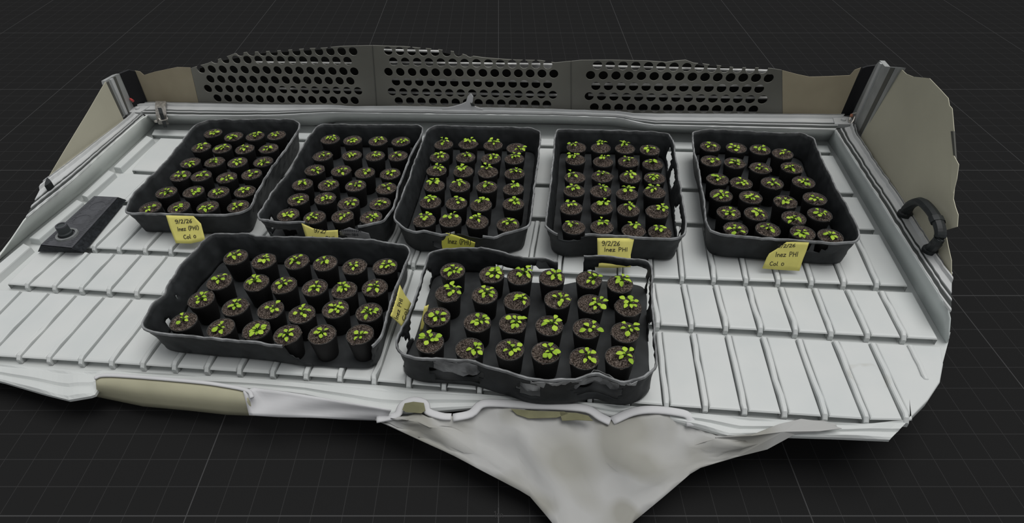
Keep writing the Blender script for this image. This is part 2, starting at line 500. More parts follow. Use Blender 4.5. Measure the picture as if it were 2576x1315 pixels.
def slab(name, k, left, right, bulge=0.0, par=None, y_b=None):
    """one raised panel: left and right are (x at the back, x at the front)"""
    cols = [(0, ZB), (0.0, ZP - .004), (.0012, ZP - .001), (.003, ZP)]
    w0 = min(right[0] - left[0], right[1] - left[1])
    n_mid = max(2, int(w0 / .05))
    us = [(('l', o), z) for o, z in cols] + [(('m', m / n_mid), ZP) for m in range(1, n_mid)] + [(('r', o), z) for o, z in reversed(cols)]
    rows = [[] for _ in range(13)]
    for u, zc in us:
        def xat(a, b):
            if u[0] == 'l': return a + u[1]
            if u[0] == 'r': return b - u[1]
            return a + (b - a) * u[1]
        xb, xf = xat(left[0], right[0]), xat(left[1], right[1])
        yf = edge_y(k, xf)
        yb = (edge_y(k - 1, xb) - CH) if k else y_b(xb)
        fr, bk = np.array([xf, yf]), np.array([xb, yb])
        d = fr - bk; L = np.linalg.norm(d); d /= L
        # a rounded back edge; at the front a thin lip hangs over a recessed foot
        sec = [(.002, ZB), (0, ZP - .005), (.0012, ZP - .0012), (.004, ZP), (L * .25, ZP), (L * .5, ZP), (L * .75, ZP), (L - .006, ZP), (L - .002, ZP - .0012), (L, ZP - .0035), (L - .003, ZP - .0055), (L - .011, ZP - .0065), (L - .012, ZB)]
        for r, (s_, z) in zip(rows, sec):
            p = bk + d * s_
            bx = bulge * math.sin(math.pi * min(1, max(0, s_ / L))) if u[0] == 'r' else 0
            r.append(np.array([p[0] + bx, p[1], min(z, zc)]))
    V, Fc = loft(rows)
    n = len(us)
    Fc.append([r * n for r in range(13)]); Fc.append([r * n + n - 1 for r in range(13)])
    return mesh(name, V, Fc, PANEL, par or shelf)

for k in range(6):
    lb, lf, rf, rb = [B(*q, 0.0) for q in ENDS[k]]
    if k < 3:
        pnl = slab('ribbed_panel', k, (lb[0], lf[0]), (rb[0], rf[0]), y_b=lambda x: lb[1] + (rb[1] - lb[1]) * (x - lb[0]) / (rb[0] - lb[0]))
        for t0 in ((0.045, 0.965) if k else ()):       # a fine moulded crease near each end
            xf = lf[0] + (rf[0] - lf[0]) * t0
            yf, yb = edge_y(k, xf), edge_y(k - 1, xf) - CH
            V, Fc = box((xf, (yf + yb) / 2, ZP), 0.004, abs(yb - yf) - .012, .0016)
            mesh('crease', V, Fc, PANEL, pnl)
        continue
    row = bpy.data.objects.new('panel_row', None); link(row, shelf, (lb[0] * .5 + rb[0] * .5, edge_y(k, 0), ZB))
    lo, hi = {3: (0, 27), 4: (-1, 27), 5: (-1, 27)}[k]
    prev = (lb[0], lf[0])
    for i in range(lo, hi + 2):
        if i <= hi:
            xf = rib_x(k, i)
            xb = xf + 0.006 if k == 3 else rib_x(k - 1, i)
            cut = 1.0
            if k == 5 and i == 27: cut = .5            # this rib runs out at the torn right edge
            nxt = (xb - SLOT, xf - SLOT)
        else:
            nxt = (rb[0], rf[0])
        if k == 5 and i == 27:
            slab('panel', k, prev, (rb[0], rf[0]), .024, row)
        elif k == 5 and i == 28:
            pass
        elif min(nxt[0] - prev[0], nxt[1] - prev[1]) > .012:
            slab('panel', k, prev, nxt, 0, row)
        if i > hi: break
        prev = (xb + SLOT, xf + SLOT)
        yf, yb = edge_y(k, xf), edge_y(k - 1, xb) - CH - .002
        if cut < 1:
            xf = xb + (xf - xb) * cut * .8; yf = yb + (yf - yb) * cut
        a = np.array([xb, yb]); b = np.array([xf, yf]); d = b - a; L = np.linalg.norm(d); d /= L; nn = np.array([-d[1], d[0]])
        wob = rng.normal(0, .0009, 7)
        rws = []
        for j in range(9):
            s_ = [0, .004, .2 * L, .4 * L, .6 * L, .8 * L, L - .010, L - .002, L + .004][j]
            zt = [ZP - .002, 0, 0, 0, 0, 0, 0, -.0025, -.010][j]
            off = wob[j - 1] if 1 < j < 7 else 0
            c = a + d * s_ + nn * off
            ww = .0051 * (1.0 if j < 7 else 0.9)
            zb = ZB + .001 if j < 8 else ZB + .001
            rws.append([np.array([*(c + nn * ww), zb]), np.array([*(c + nn * ww * .9), zt - .0016]), np.array([*(c + nn * ww * .5), zt]),
                        np.array([*(c - nn * ww * .5), zt]), np.array([*(c - nn * ww * .9), zt - .0016]), np.array([*(c - nn * ww), zb])])
        V, Fc = loft(rws)
        Fc += [list(range(6)), list(range(48, 54))]
        mesh('rib', V, Fc, PANEL, row)

# raised blocks along the left wall
for q in ([(368.6, 341), (385, 347.5), (303, 423), (285.6, 420.5)], [(273, 428), (289, 434.5), (219, 496), (205, 491.5)],
          [(194, 502), (209, 508.6), (98, 602.5), (73, 599)], [(59.5, 612), (77, 620.5), (-60, 741), (-90, 736)]):
    P = BL(q, ZP)
    c = sum(P) / 4
    top = [c + (p - c) * np.array([.94, .985, 1]) + np.array([0, 0, 0.0005]) for p in P]
    mid = [np.array([p[0], p[1], ZP - .002]) for p in P]
    low = [np.array([c[0] + (p[0] - c[0]) * 1.05, p[1] + (p[1] - c[1]) * .01, ZB]) for p in P]
    V = low + mid + top
    Fc = [[8, 9, 10, 11]] + [[r * 4 + i, r * 4 + (i + 1) % 4, (r + 1) * 4 + (i + 1) % 4, (r + 1) * 4 + i] for r in range(2) for i in range(4)]
    mesh('side_block', V, Fc, PANEL, shelf)

# inner walls (pan edge up to the rim)
def wallstrip(name, base, top, zb, m, n=40, thick=(0, 0, -0.004)):
    b = resample(BL(base, zb), n); t = resample(BL(top, 0.05), n)
    mid = b * 0.96 + t * 0.04
    rows = [list(b), list(mid), list(b * .5 + t * .5), list(t)]
    V, Fc = loft(rows)
    o = mesh(name, V, Fc, m, shelf, smooth=True)
    s = o.modifiers.new('thick', 'SOLIDIFY'); s.thickness = 0.003; s.offset = 0
    return o
wallstrip('inner_wall', [(391, 311), (368, 335), (285, 413), (207, 482), (75, 588), (0, 652), (-80, 722)],
          [(372, 289), (355, 299, .05), (273, 370, .05), (180, 454, .05), (120, 502, .05), (65, 547, .05), (0, 645, 0.0)], ZB, WALLL)
wallstrip('inner_wall', [(2084, 356), (2108, 392), (2158, 480), (2212, 572), (2295, 714), (2371, 847), (2382, 862)],
          [(2101, 326, .05), (2146, 398, .05), (2214, 503.4, .05), (2248, 560, .05), (2377, 763, .05), (2391, 790, .035), (2386, 850, -.005)], ZB, WALLW)
wallstrip('inner_wall', [(391, 311), (600, 314), (800, 316), (850, 305), (1000, 305), (1200, 308), (1400, 311), (1530, 315), (1640, 330), (2084, 355)],
          [(372, 289.5), (600, 291.5), (700, 290), (830, 283), (1000, 286), (1200, 288.5), (1400, 291), (1560, 297), (1640, 315), (2101, 326)], ZB, WHITE, 80)

# the rim: a grooved aluminium strip, the shade in its grooves laid in as dark strips
PROF = [(0, -.004), (.0, .001), (.03, .0015), (.07, .001), (.085, -.002), (.24, -.002), (.25, .0022), (.31, .0022), (.325, -.002), (.45, -.002), (.47, .0015), (.73, .0015),
        (.77, .008), (.84, .008), (.86, -.002), (.94, -.002), (.955, .006), (1, .005), (1.0, -.012)]
def rimstrip(name, inner, outer, n, zi=.05, zo=.05, prof=PROF):
    a = resample(BL(inner, zi), n); b = resample(BL(outer, zo), n)
    wob = np.array([[rng.normal(0, .0006), rng.normal(0, .0006), 0] for _ in range(n)])
    rows = [[p * (1 - t) + q * t + wo + np.array([0, 0, h]) for p, q, wo in zip(a, b, wob)] for t, h in prof]
    V, Fc = loft(rows)
    k = len(prof)
    Fc += [[r * n for r in range(k)], [r * n + n - 1 for r in range(k)]]
    o = mesh(name, V, Fc, ALU, shelf)
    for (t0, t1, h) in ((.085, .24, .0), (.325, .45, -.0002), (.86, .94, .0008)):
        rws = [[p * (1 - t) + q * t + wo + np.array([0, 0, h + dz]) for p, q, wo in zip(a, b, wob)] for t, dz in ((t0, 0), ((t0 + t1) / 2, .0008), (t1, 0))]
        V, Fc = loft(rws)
        mesh('groove_shade', V, Fc, SHADE_CHIP, o)
    return o
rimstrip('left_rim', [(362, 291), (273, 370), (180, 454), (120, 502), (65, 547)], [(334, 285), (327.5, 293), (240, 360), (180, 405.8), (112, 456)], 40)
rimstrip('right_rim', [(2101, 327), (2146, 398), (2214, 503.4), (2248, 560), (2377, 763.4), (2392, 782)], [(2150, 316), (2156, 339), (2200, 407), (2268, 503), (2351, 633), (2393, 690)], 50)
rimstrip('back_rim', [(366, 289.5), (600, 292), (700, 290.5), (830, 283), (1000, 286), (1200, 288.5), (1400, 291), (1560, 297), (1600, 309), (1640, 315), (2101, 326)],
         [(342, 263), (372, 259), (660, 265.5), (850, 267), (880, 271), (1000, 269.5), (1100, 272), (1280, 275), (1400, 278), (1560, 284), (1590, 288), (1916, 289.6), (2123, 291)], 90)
# corner caps of the rim
for px, py in ((348, 277), (2120, 306)):
    c = B(px, py, .05)
    mesh('rim_corner', *join(prism([c + np.array([x, y, -.008]) for x, y in ((-.028, -.022), (.02, -.022), (.028, .02), (-.02, .03))], (0, 0, .012)),
                             lathe([(0.0001, .010), (.006, .009), (.007, .003)], 10, c + np.array([0, 0, 0]))), ALU, shelf)

# front lip of the shelf
fl_in = [(-140, 905), (0, 913), (110, 921), (180, 926), (230, 930), (270, 932), (500, 944), (760, 958), (950, 968), (1050, 978), (1200, 990), (1330, 1003), (1450, 1011), (1560, 1019), (1660, 1030), (1760, 1040), (1900, 1050), (2050, 1060), (2190, 1066), (2292, 1052)]
fl_out = [(-140, 930), (0, 956), (110, 988), (172, 1003), (236, 992), (258, 955), (590, 978), (760, 990), (945, 1040), (1040, 1036), (1200, 1022), (1330, 1024), (1460, 1032), (1550, 1046), (1640, 1040), (1738, 1066), (1830, 1092), (1960, 1093), (2100, 1097), (2240, 1103)]
nn_ = 90
def by_index(pts, n, z):
    P = np.array(BL(pts, z)); t = np.linspace(0, 1, len(P)); u = np.linspace(0, 1, n)
    return np.stack([np.interp(u, t, P[:, k]) for k in range(3)], 1)
a = by_index(fl_in, nn_, -.014); b = by_index(fl_out, nn_, -.014)
rows = []
for t, h in ((0, -.002), (.0, .0), (.10, .004), (.18, .006), (.24, .0045), (.30, .0055), (.55, .004), (.62, -.001), (.70, .002), (.92, .001), (1, -.003), (1, -.009)):
    rows.append([p * (1 - t) + q * t + np.array([0, 0, h + .0015 * math.sin(i * .9) * (.2 < t < .95)]) for i, (p, q) in enumerate(zip(a, b))])
V, Fc = loft(rows)
fr = mesh('front_lip', V, Fc, WHITE, shelf, smooth=False)

# ------------------------------------------------------------------ back wall: perforated panels
A0 = B(372, 258, .05); D0 = B(2123, 291, .05)
NB = np.cross(D0 - A0, [0, 0, 1]); NB /= np.linalg.norm(NB)
if NB[1] > 0: NB = -NB                       # points to the camera
def wallpt(px, py): return BV(px, py, A0, NB)
UX = (D0 - A0) / np.linalg.norm(D0 - A0)

wallb = bpy.data.objects.new('wall_back', None); link(wallb, None, (A0 + D0) / 2)
tag(wallb, 'low back wall of dark perforated metal panels with beige ends behind shelf', None, None, 'structure')

def plate(name, px, m, parent, thick=0.0015, back=0.0, wp=wallpt, N=None):
    N = NB if N is None else N
    if wp is wallpt:
        wp = lambda x, y: BV(x, y, A0 - NB * back, NB)
        pts = [wp(*q) for q in px]
    else:
        pts = [wp(*q) - N * back for q in px]
    V, Fc = prism(pts, -N * thick)
    bm = bmesh.new()
    vs = [bm.verts.new(v) for v in V]
    for q in Fc: bm.faces.new([vs[i] for i in q])
    bmesh.ops.recalc_face_normals(bm, faces=bm.faces)
    bmesh.ops.triangulate(bm, faces=[q for q in bm.faces if len(q.verts) > 4])
    return bmobj(name, bm, m, parent)

top1 = [(480, 172), (491, 168), (505, 164), (520, 160), (541, 151), (560, 146), (590, 135), (625, 131), (660, 130), (702, 127.5), (780, 122), (816, 120.5), (862, 116), (936, 114.5)]
top2 = [(937, 114.5), (1015, 117), (1054, 120.5), (1105, 125), (1144, 130), (1172.6, 139), (1222, 145.6), (1297, 151), (1360, 152), (1396, 158), (1436, 154)]
top3 = [(1437, 154), (1461, 151.5), (1538, 151), (1629, 153), (1675.6, 156.7), (1700, 153), (1724.7, 151), (1745, 158.5), (1771, 161), (1849, 170), (1905.7, 170.7), (1940, 172), (1967, 176.6)]
P1_ = top1 + [(947, 278), (503, 271)]
P2_ = top2 + [(1436, 288), (949, 278)]
P3_ = top3 + [(1968, 298), (1438, 288)]
ROWS = {1: [(602, 131, 888, 129, 11), (538, 149.5, 874, 153.5, 13), (505, 174, 891, 180, 15), (529, 199, 881, 204, 14), (523, 223, 900.6, 229, 15), (547, 247, 892, 253, 14), (540, 271, 900, 277, 14)],
        2: [(976, 128, 1182, 133, 8), (989.5, 155, 1378, 163, 14), (977, 181, 1393, 186, 15), (996, 206, 1377.5, 213, 14), (985.7, 231, 1390.6, 239, 15), (1003, 254, 1375.7, 263, 14)],
        3: [(1503, 164, 1920, 174, 14), (1485.5, 189.5, 1934, 197, 15), (1499, 217, 1910, 224, 14), (1482, 242.5, 1918.6, 251, 15), (1495, 270, 1895, 276, 14)]}
def cut_holes(o, rows, rad):
    V, Fc = [], []
    for x0, y0, x1, y1, n in rows:
        for i in range(n):
            c = wallpt(x0 + (x1 - x0) * i / (n - 1), y0 + (y1 - y0) * i / (n - 1))
            b = len(V); k = 16
            for s in (0.02, -0.03):
                for j in range(k):
                    th = 2 * math.pi * j / k
                    V.append(c + NB * s + rad * (math.cos(th) * UX + math.sin(th) * np.array([0, 0, 1.0])))
            Fc += [[b + j for j in range(k)], [b + k + j for j in range(k - 1, -1, -1)]] + [[b + j, b + (j + 1) % k, b + k + (j + 1) % k, b + k + j] for j in range(k)]
    cut = mesh('cutter', V, Fc, PERF)
    md = o.modifiers.new('holes', 'BOOLEAN'); md.operation = 'DIFFERENCE'; md.object = cut; md.solver = 'EXACT'
    dg = bpy.context.evaluated_depsgraph_get()
    me2 = bpy.data.meshes.new_from_object(o.evaluated_get(dg))
    o.modifiers.clear()
    o.data = me2
    bpy.data.objects.remove(cut, do_unlink=True)
for px, rows, rad in ((P1_, ROWS[1], .01295), (P2_, ROWS[2], .01295), (P3_, ROWS[3], .0131)):
    cut_holes(plate('perforated_panel', px, PERF, wallb, .003), rows, rad)
# cavity behind the holes: near-black plate painted as its shade, and bright slats
plate('cavity_shade_plate', [(502, 172), (560, 152), (660, 134), (860, 121), (1015, 121), (1105, 130), (1172, 144), (1297, 157), (1396, 162), (1538, 156), (1720, 157), (1771, 166), (1905, 175), (1960, 182),
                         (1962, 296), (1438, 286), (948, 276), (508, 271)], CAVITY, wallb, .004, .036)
for (x0, y0, x1, y1, h) in ((640, 158, 925, 161, 2), (950, 127, 1105, 131, 3), (965, 158, 1410, 164, 2.2), (970, 164, 1420, 171, 3.5), (985, 200, 1410, 207, 3), (700, 224, 930, 229, 2), (970, 234, 1410, 241, 3),
                            (1480, 167, 1945, 180, 2.5), (1480, 213, 1930, 217, 3), (1480, 240, 1940, 248, 3), (960, 262, 1410, 271, 4), (1480, 281, 1930, 287, 5), (1480, 173, 1945, 186, 2)):
    plate('slat', [(x0, y0 - h / 2), (x1, y1 - h / 2), (x1, y1 + h / 2), (x0, y0 + h / 2)], SLAT, wallb, .010, .022)
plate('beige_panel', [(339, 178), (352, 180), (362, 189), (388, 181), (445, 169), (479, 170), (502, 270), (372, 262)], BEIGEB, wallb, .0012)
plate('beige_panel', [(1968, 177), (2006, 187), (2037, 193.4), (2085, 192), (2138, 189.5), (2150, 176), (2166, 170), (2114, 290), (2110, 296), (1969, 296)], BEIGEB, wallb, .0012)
for x0, y0, x1, y1 in ((936.5, 116, 948, 276), (1436.5, 156, 1437, 287)):
    plate('seam_strip', [(x0 - .9, y0), (x0 + .9, y0), (x1 + .9, y1), (x1 - .9, y1)], POSTD, wallb, .003, -.0012)

# corner posts
def vplane(p, q):
    N = np.cross(q - p, [0, 0, 1]); N /= np.linalg.norm(N)
    if np.dot(CAM - p, N) < 0: N = -N
    return N
def post(name, label, pieces):
    base = pieces[0][1]
    o = bpy.data.objects.new(name, None); link(o, None, base); tag(o, label, None, None, 'structure')
    for part, p, q, px, m, th, fwd in pieces:
        N = vplane(p, q)
        plate(part, px, m, o, th, -fwd, lambda x, y: BV(x, y, p, N), N)
    return o
la, lb_, lc = B(312, 300, .05), B(338, 272, .05), B(372, 259, .05)
post('trim_1', 'grooved metal and black corner post at left end of back wall', [
    ('metal_profile', la, lb_, [(310, 296), (338, 273), (302, 185), (292, 188), (265, 203), (267, 212)], POSTG, .012, 0),
    ('groove', la, lb_, [(307, 292), (311, 290), (272, 204), (267, 208)], POSTD, .004, .001),
    ('bead', la, lb_, [(314, 289), (319, 285), (281, 197), (275, 200)], ALU, .008, .004),
    ('groove', la, lb_, [(322, 284), (325, 282), (290, 192), (285, 194)], POSTD, .004, .001),
    ('black_strip', lb_, lc, [(338, 273), (372, 260), (340, 179), (325, 176), (302, 185)], POSTB, .01, .001)])
ra, rb_, rc = B(2113, 289, .05), B(2143, 287, .05), B(2168, 343, .05)
post('trim_2', 'grooved metal and black corner post at right end of back wall', [
    ('black_strip', ra, rb_, [(2113, 290), (2143, 288), (2203, 163), (2180, 166), (2169, 170), (2155, 192)], POSTB, .006, .004),
    ('metal_profile', rb_, rc, [(2142, 290), (2168, 344), (2265, 170), (2226, 167), (2213, 152), (2203, 163)], POSTG, .012, 0),
    ('bead', rb_, rc, [(2149, 303), (2153, 311), (2220, 161), (2216, 157)], ALU, .008, .004),
    ('groove', rb_, rc, [(2162, 331), (2166, 340), (2252, 171), (2241, 170)], POSTD, .003, .001)])

# side walls
wl0, wl1 = B(327, 294, .05), B(180, 406, .05)
NL = vplane(wl0, wl1)
o = bpy.data.objects.new('wall_left', None); link(o, None, (wl0 + wl1) / 2); tag(o, 'beige left wall panel standing along the left rim', None, None, 'structure')
plate('beige_panel', [(312, 303), (266, 205), (255, 223), (222, 280), (165, 374), (118, 453), (113, 459), (180, 409)], BEIGE, o, .0012, .0, lambda x, y: BV(x, y, wl0, NL), NL)
wr0, wr1 = B(2168, 345, .05), B(2351, 633, .05)
NR = vplane(wr0, wr1)
o = bpy.data.objects.new('wall_right', None); link(o, None, (wr0 + wr1) / 2); tag(o, 'tall beige right wall panel standing along the right rim', None, None, 'structure')
WPR = lambda x, y: BV(x, y, wr0, NR)
plate('beige_panel', [(2165, 345), (2250, 185), (2265, 172), (2280, 186), (2297, 193), (2338, 197), (2364, 224), (2385, 247), (2388, 265), (2395, 273), (2400, 330), (2403, 391), (2401, 470), (2398, 500),
                      (2403, 520), (2410, 540), (2408, 570), (2377, 579), (2385, 620), (2393, 655), (2393, 705), (2351, 636), (2268, 507)], BEIGE, o, .0012, 0, WPR, NR)
plate('folded_edge', [(2399, 391), (2405, 392), (2417, 414), (2412, 450), (2403, 486), (2397, 480)], BEIGE, o, .0012, -.004, WPR, NR)
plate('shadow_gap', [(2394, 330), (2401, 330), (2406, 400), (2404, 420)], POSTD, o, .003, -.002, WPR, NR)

# ------------------------------------------------------------------ hanging sheets at the front
Q1 = B(945, 1055, -.018); Q2 = B(2000, 1058, -.018)
vd = B(1490, 1385, -.105) - Q1
NQ = np.cross(Q2 - Q1, vd); NQ /= np.linalg.norm(NQ)
if np.dot(CAM - Q1, NQ) < 0: NQ = -NQ
tops = [(945, 1054), (985, 1047), (1075, 1040), (1130, 1046), (1190, 1035), (1215, 1016), (1290, 1018), (1400, 1022), (1480, 1028), (1520, 1052), (1545, 1056), (1600, 1034), (1665, 1030), (1730, 1046), (1742, 1068), (1800, 1090), (1900, 1093), (1960, 1066), (2015, 1053), (2070, 1060), (2118, 1076)]
bots = [(945, 1056), (1130, 1140), (1330, 1245), (1390, 1315), (1440, 1388), (1545, 1388), (1590, 1315), (1670, 1249), (1750, 1180), (1850, 1150), (1930, 1130), (2000, 1092), (2118, 1078)]
tp = resample([np.array(q, float) for q in tops], 46)
bt = resample([np.array(q, float) for q in bots], 46)
rows = []
NR_ = 13
for i in range(NR_):
    t = i / (NR_ - 1)
    row = []
    for j in range(46):
        q = tp[j] * (1 - t) + bt[j] * t
        edge = (t * (1 - t)) > 0.01 and 0 < j < 45
        if edge: q = q + rng.normal(0, 3, 2)
        p = BV(q[0], q[1], Q1, NQ)
        amp = .016 * math.sin(math.pi * min(1, t * 1.1 + .1)) * (abs(math.sin(j * .31 + .5 * math.sin(i * .5))) * 1.3 + .7 * abs(math.sin(j * .62 - i * .33 + .4)) - .9) if edge else 0
        p = p + NQ * (amp + (rng.normal(0, .0012) if edge else 0))
        row.append(p)
    rows.append(row)
V, Fc = loft(rows)
V = [np.array(v) for v in V]
loc = (Q1 + Q2) / 2
sk = mesh('hanging_sheet', V, Fc, SHEET, None, loc, smooth=True)
tag(sk, 'crumpled grey sheet hanging to a point from the front edge of the shelf', 'sheet')
sk.modifiers.new('thick', 'SOLIDIFY').thickness = .002

wing = [(1850, 1150, -.045), (1800, 1100, -.02), (1890, 1096, -.004), (1960, 1066, -.001), (2015, 1053, .001), (2070, 1060, .001), (2118, 1077, -.002), (2060, 1084, -.003), (2000, 1092, -.012), (1930, 1130, -.035)]
W_ = BL(wing); wc = sum(W_) / len(W_) + np.array([0, 0, .006])
wg = mesh('sheet_tip', W_ + [wc], [[i, (i + 1) % 10, 10] for i in range(10)], SHEET, sk)
wg.modifiers.new('thick', 'SOLIDIFY').thickness = .0015
# white folded top border of that sheet with its olive-lined openings
def border(pts, r, name='border'):
    P = smoothcurve([BV(q[0], q[1], Q1 + NQ * .004, NQ) for q in pts], 4)
    V, Fc = tube(P, r * 1.15, 8, .4)
    return mesh(name, V, Fc, WSHEET, sk, smooth=True)
border([(948, 1055), (975, 1050), (1000, 1042), (1013, 1018), (1040, 1006), (1068, 1014), (1076, 1034), (1110, 1046), (1135, 1048)], .0065)
border([(1140, 1050), (1185, 1040), (1212, 1016), (1260, 1014), (1330, 1019), (1400, 1021), (1475, 1028), (1510, 1048), (1535, 1060)], .0075)
border([(1540, 1058), (1590, 1036), (1640, 1030), (1700, 1036), (1732, 1046), (1738, 1072)], .0075)
for px in ([(1012, 1030), (1018, 1014), (1040, 1010), (1066, 1013), (1070, 1032), (1060, 1039), (1020, 1036)],
           [(1285, 1028), (1350, 1033), (1420, 1035), (1430, 1040), (1400, 1050), (1330, 1052), (1300, 1042)],
           [(1408, 1036), (1450, 1038), (1480, 1045), (1492, 1058), (1450, 1056), (1414, 1058)]):
    V, Fc = prism([BV(q[0], q[1], Q1 + NQ * .014, NQ) for q in px], -NQ * .002)
    bm = bmesh.new(); vs = [bm.verts.new(v) for v in V]
    for q in Fc: bm.faces.new([vs[i] for i in q])
    bmobj('lining', bm, OLIVE, sk)

# tan curled sheet at the front left
t_top = [(240, 950), (262, 946), (336, 950), (491, 963), (560, 972), (618, 984)]
t_bot = [(244, 998), (268, 1003), (360, 1022), (470, 1032), (570, 1043), (640, 1046)]
rows = []
for i in range(8):
    t = i / 7
    row = []
    for j in range(31):
        u = j / 30 * 5; k = min(int(u), 4); fq = u - k
        a = np.array(t_top[k]) * (1 - fq) + np.array(t_top[k + 1]) * fq
        b = np.array(t_bot[k]) * (1 - fq) + np.array(t_bot[k + 1]) * fq
        q = a * (1 - t) + b * t
        row.append(B(q[0], q[1], .004 - .05 * t + .012 * math.sin(math.pi * t)))
    rows.append(row)
V, Fc = loft(rows)
tanp = mesh('curled_sheet', V, Fc, TAN, None, V[15], smooth=True)
tag(tanp, 'tan curled sheet folded over the front left edge of the shelf', 'sheet')
tanp.modifiers.new('thick', 'SOLIDIFY').thickness = .002
P = smoothcurve([B(q[0], q[1], .006) for q in [(238, 951), (262, 944), (336, 947), (491, 960), (560, 969), (622, 982), (634, 1000)]], 5)
mesh('white_fold', *tube(P, .004, 8, .7), WSHEET, tanp, smooth=True)
# white crumpled flap right of it
f_top = [(612, 984), (640, 975), (720, 985), (830, 1003), (985, 1030)]
f_bot = [(628, 1044), (700, 1048), (780, 1050), (860, 1053), (972, 1056)]
rows = []
for i in range(9):
    t = i / 8
    row = []
    for j in range(25):
        u = j / 24 * 4; k = min(int(u), 3); fq = u - k
        a = np.array(f_top[k]) * (1 - fq) + np.array(f_top[k + 1]) * fq
        b = np.array(f_bot[k]) * (1 - fq) + np.array(f_bot[k + 1]) * fq
        q = a * (1 - t) + b * t
        row.append(B(q[0], q[1], .006 - .034 * t + .0025 * math.sin(j * .45 + i * .7) * math.sin(math.pi * t)))
    rows.append(row)
V, Fc = loft(rows)
wf = mesh('white_flap', V, Fc, WSHEET, None, V[12], smooth=True)
tag(wf, 'white creased flap over the shelf front between tan sheet and grey sheet', 'sheet')
wf.modifiers.new('thick', 'SOLIDIFY').thickness = .002

# ------------------------------------------------------------------ trays
ZR = 0.07
TR = {
 1: [(524.5, 302), (628.6, 300.5), (738, 300.5), (753, 310), (752, 324), (727, 362), (683, 422), (645, 483), (628.6, 523.7), (601, 536), (568, 539), (492, 539), (319, 534.6), (316.4, 526), (335.6, 488), (368.5, 455), (417.7, 406), (453, 362), (491.7, 313), (513.6, 306)],
 2: [(813, 312), (928.7, 314.6), (1051.6, 313.8), (1064, 322.6), (1061.7, 335), (1031.6, 390), (1001.4, 470.7), (989, 523), (966, 556), (936, 560), (916, 567), (861, 574), (821, 574), (760.5, 556), (702.7, 560), (655, 551), (650, 538.5), (662.6, 523), (690, 475.7), (725, 438), (748, 393), (775.5, 347.7), (795.6, 320)],
 3: [(1099, 315.5), (1202.7, 319), (1339.7, 322), (1358, 330), (1359, 346.5), (1352.6, 403), (1342, 486), (1334.5, 553), (1327, 571.5), (1280, 584), (1241.5, 597), (1190, 592), (1151, 581), (1109.6, 592), (1065.7, 577), (1045, 584.4), (1019, 574), (993, 553), (992, 540), (1021.7, 468), (1042, 411), (1073.4, 331), (1081, 320.7)],
 4: [(1402, 326.7), (1541.7, 328), (1636.6, 331), (1681, 337), (1693, 353.4), (1705, 433.5), (1722.7, 537), (1725.6, 573), (1719.7, 593.7), (1690, 601), (1601, 596.6), (1547.7, 592), (1488, 589), (1414, 592), (1393.4, 585), (1372.6, 567), (1375.6, 537), (1384.5, 478), (1393.4, 389), (1396.4, 344.5)],
 5: [(1742.6, 332.6), (1784, 326), (1852, 328), (1917.7, 332.6), (1956, 335.6), (2021.5, 335), (2045, 347.5), (2066, 398), (2098.6, 466), (2134, 525.5), (2158, 576), (2161, 596.6), (2152, 607), (2107.5, 612), (2030, 604), (1953, 599.6), (1882, 593.7), (1822.7, 592), (1787, 579), (1777, 561), (1774, 525.5), (1760.4, 433.5), (1745.6, 374)],
 6: [(532.8, 591), (624.7, 587.8), (651, 596.7), (755, 596.7), (814.5, 599.7), (933, 602.6), (977.6, 611.5), (1022, 619), (1031, 632), (1022, 659), (992.4, 727), (968.7, 807), (957, 849), (936, 872.5), (905, 880), (740, 874), (636.6, 857.7), (532.8, 850), (441, 842), (385, 836), (362, 826), (359, 811), (378.6, 771.7), (417, 736), (426, 712), (458.6, 662), (497, 626), (509, 608.6)],
 7: [(1098, 630), (1159, 624), (1210, 624), (1254.6, 633.5), (1286.6, 640), (1325, 649.5), (1373, 649.5), (1395, 659), (1468.6, 644.7), (1535.7, 644.7), (1596, 652.7), (1631.5, 657.5), (1639.4, 676.6), (1639.4, 743.7), (1644, 823.5), (1650.6, 903), (1647.4, 925.7), (1612, 950), (1560, 960), (1497, 935), (1459, 951), (1379, 954.5), (1325, 951), (1286.6, 935), (1235.5, 922.5), (1190.8, 906.6), (1117, 903), (1044, 900), (1012, 887.4), (996, 871.4), (999, 849), (1021.5, 810.8), (1044, 753), (1063, 689.4), (1079, 638)],
}
# holes: (first key point, last key point, top t, bottom t), t runs from the rim (0) to the floor (1)
HOLES = {1: [], 2: [(10.2, 12.8, -.1, .35), (13.3, 15, .35, .7), (16.6, 17.2, .55, .9)], 3: [(10.4, 12.2, -.1, .18), (13, 13.6, .5, .75)],
         4: [(3.9, 4.5, .3, .75), (4.6, 5.1, .25, .7), (5.5, 6.4, .3, .8), (6.5, 7.0, .35, .8), (10.3, 11.0, .12, .4), (12.2, 13.2, -.1, .3)], 5: [(13.2, 14.0, .1, .45)],
         6: [(12.8, 15.2, -.1, 1.0), (23.4, 23.7, .4, .55), (21.9, 22.3, .62, .85)],
         7: [(2.6, 4.6, .45, 1.0), (4.8, 7.05, .26, 1.0), (7.05, 8.0, -.1, 1.1), (8.0, 11.6, .3, 1.0), (11.8, 13.0, .22, .95), (13.4, 15.3, .16, .98), (17.6, 20.2, .14, .8), (21.2, 22.6, .3, .8), (24.4, 26.6, .16, .85), (28.4, 30.7, .14, 1.0), (30.85, 33.8, .15, 1.0)]}
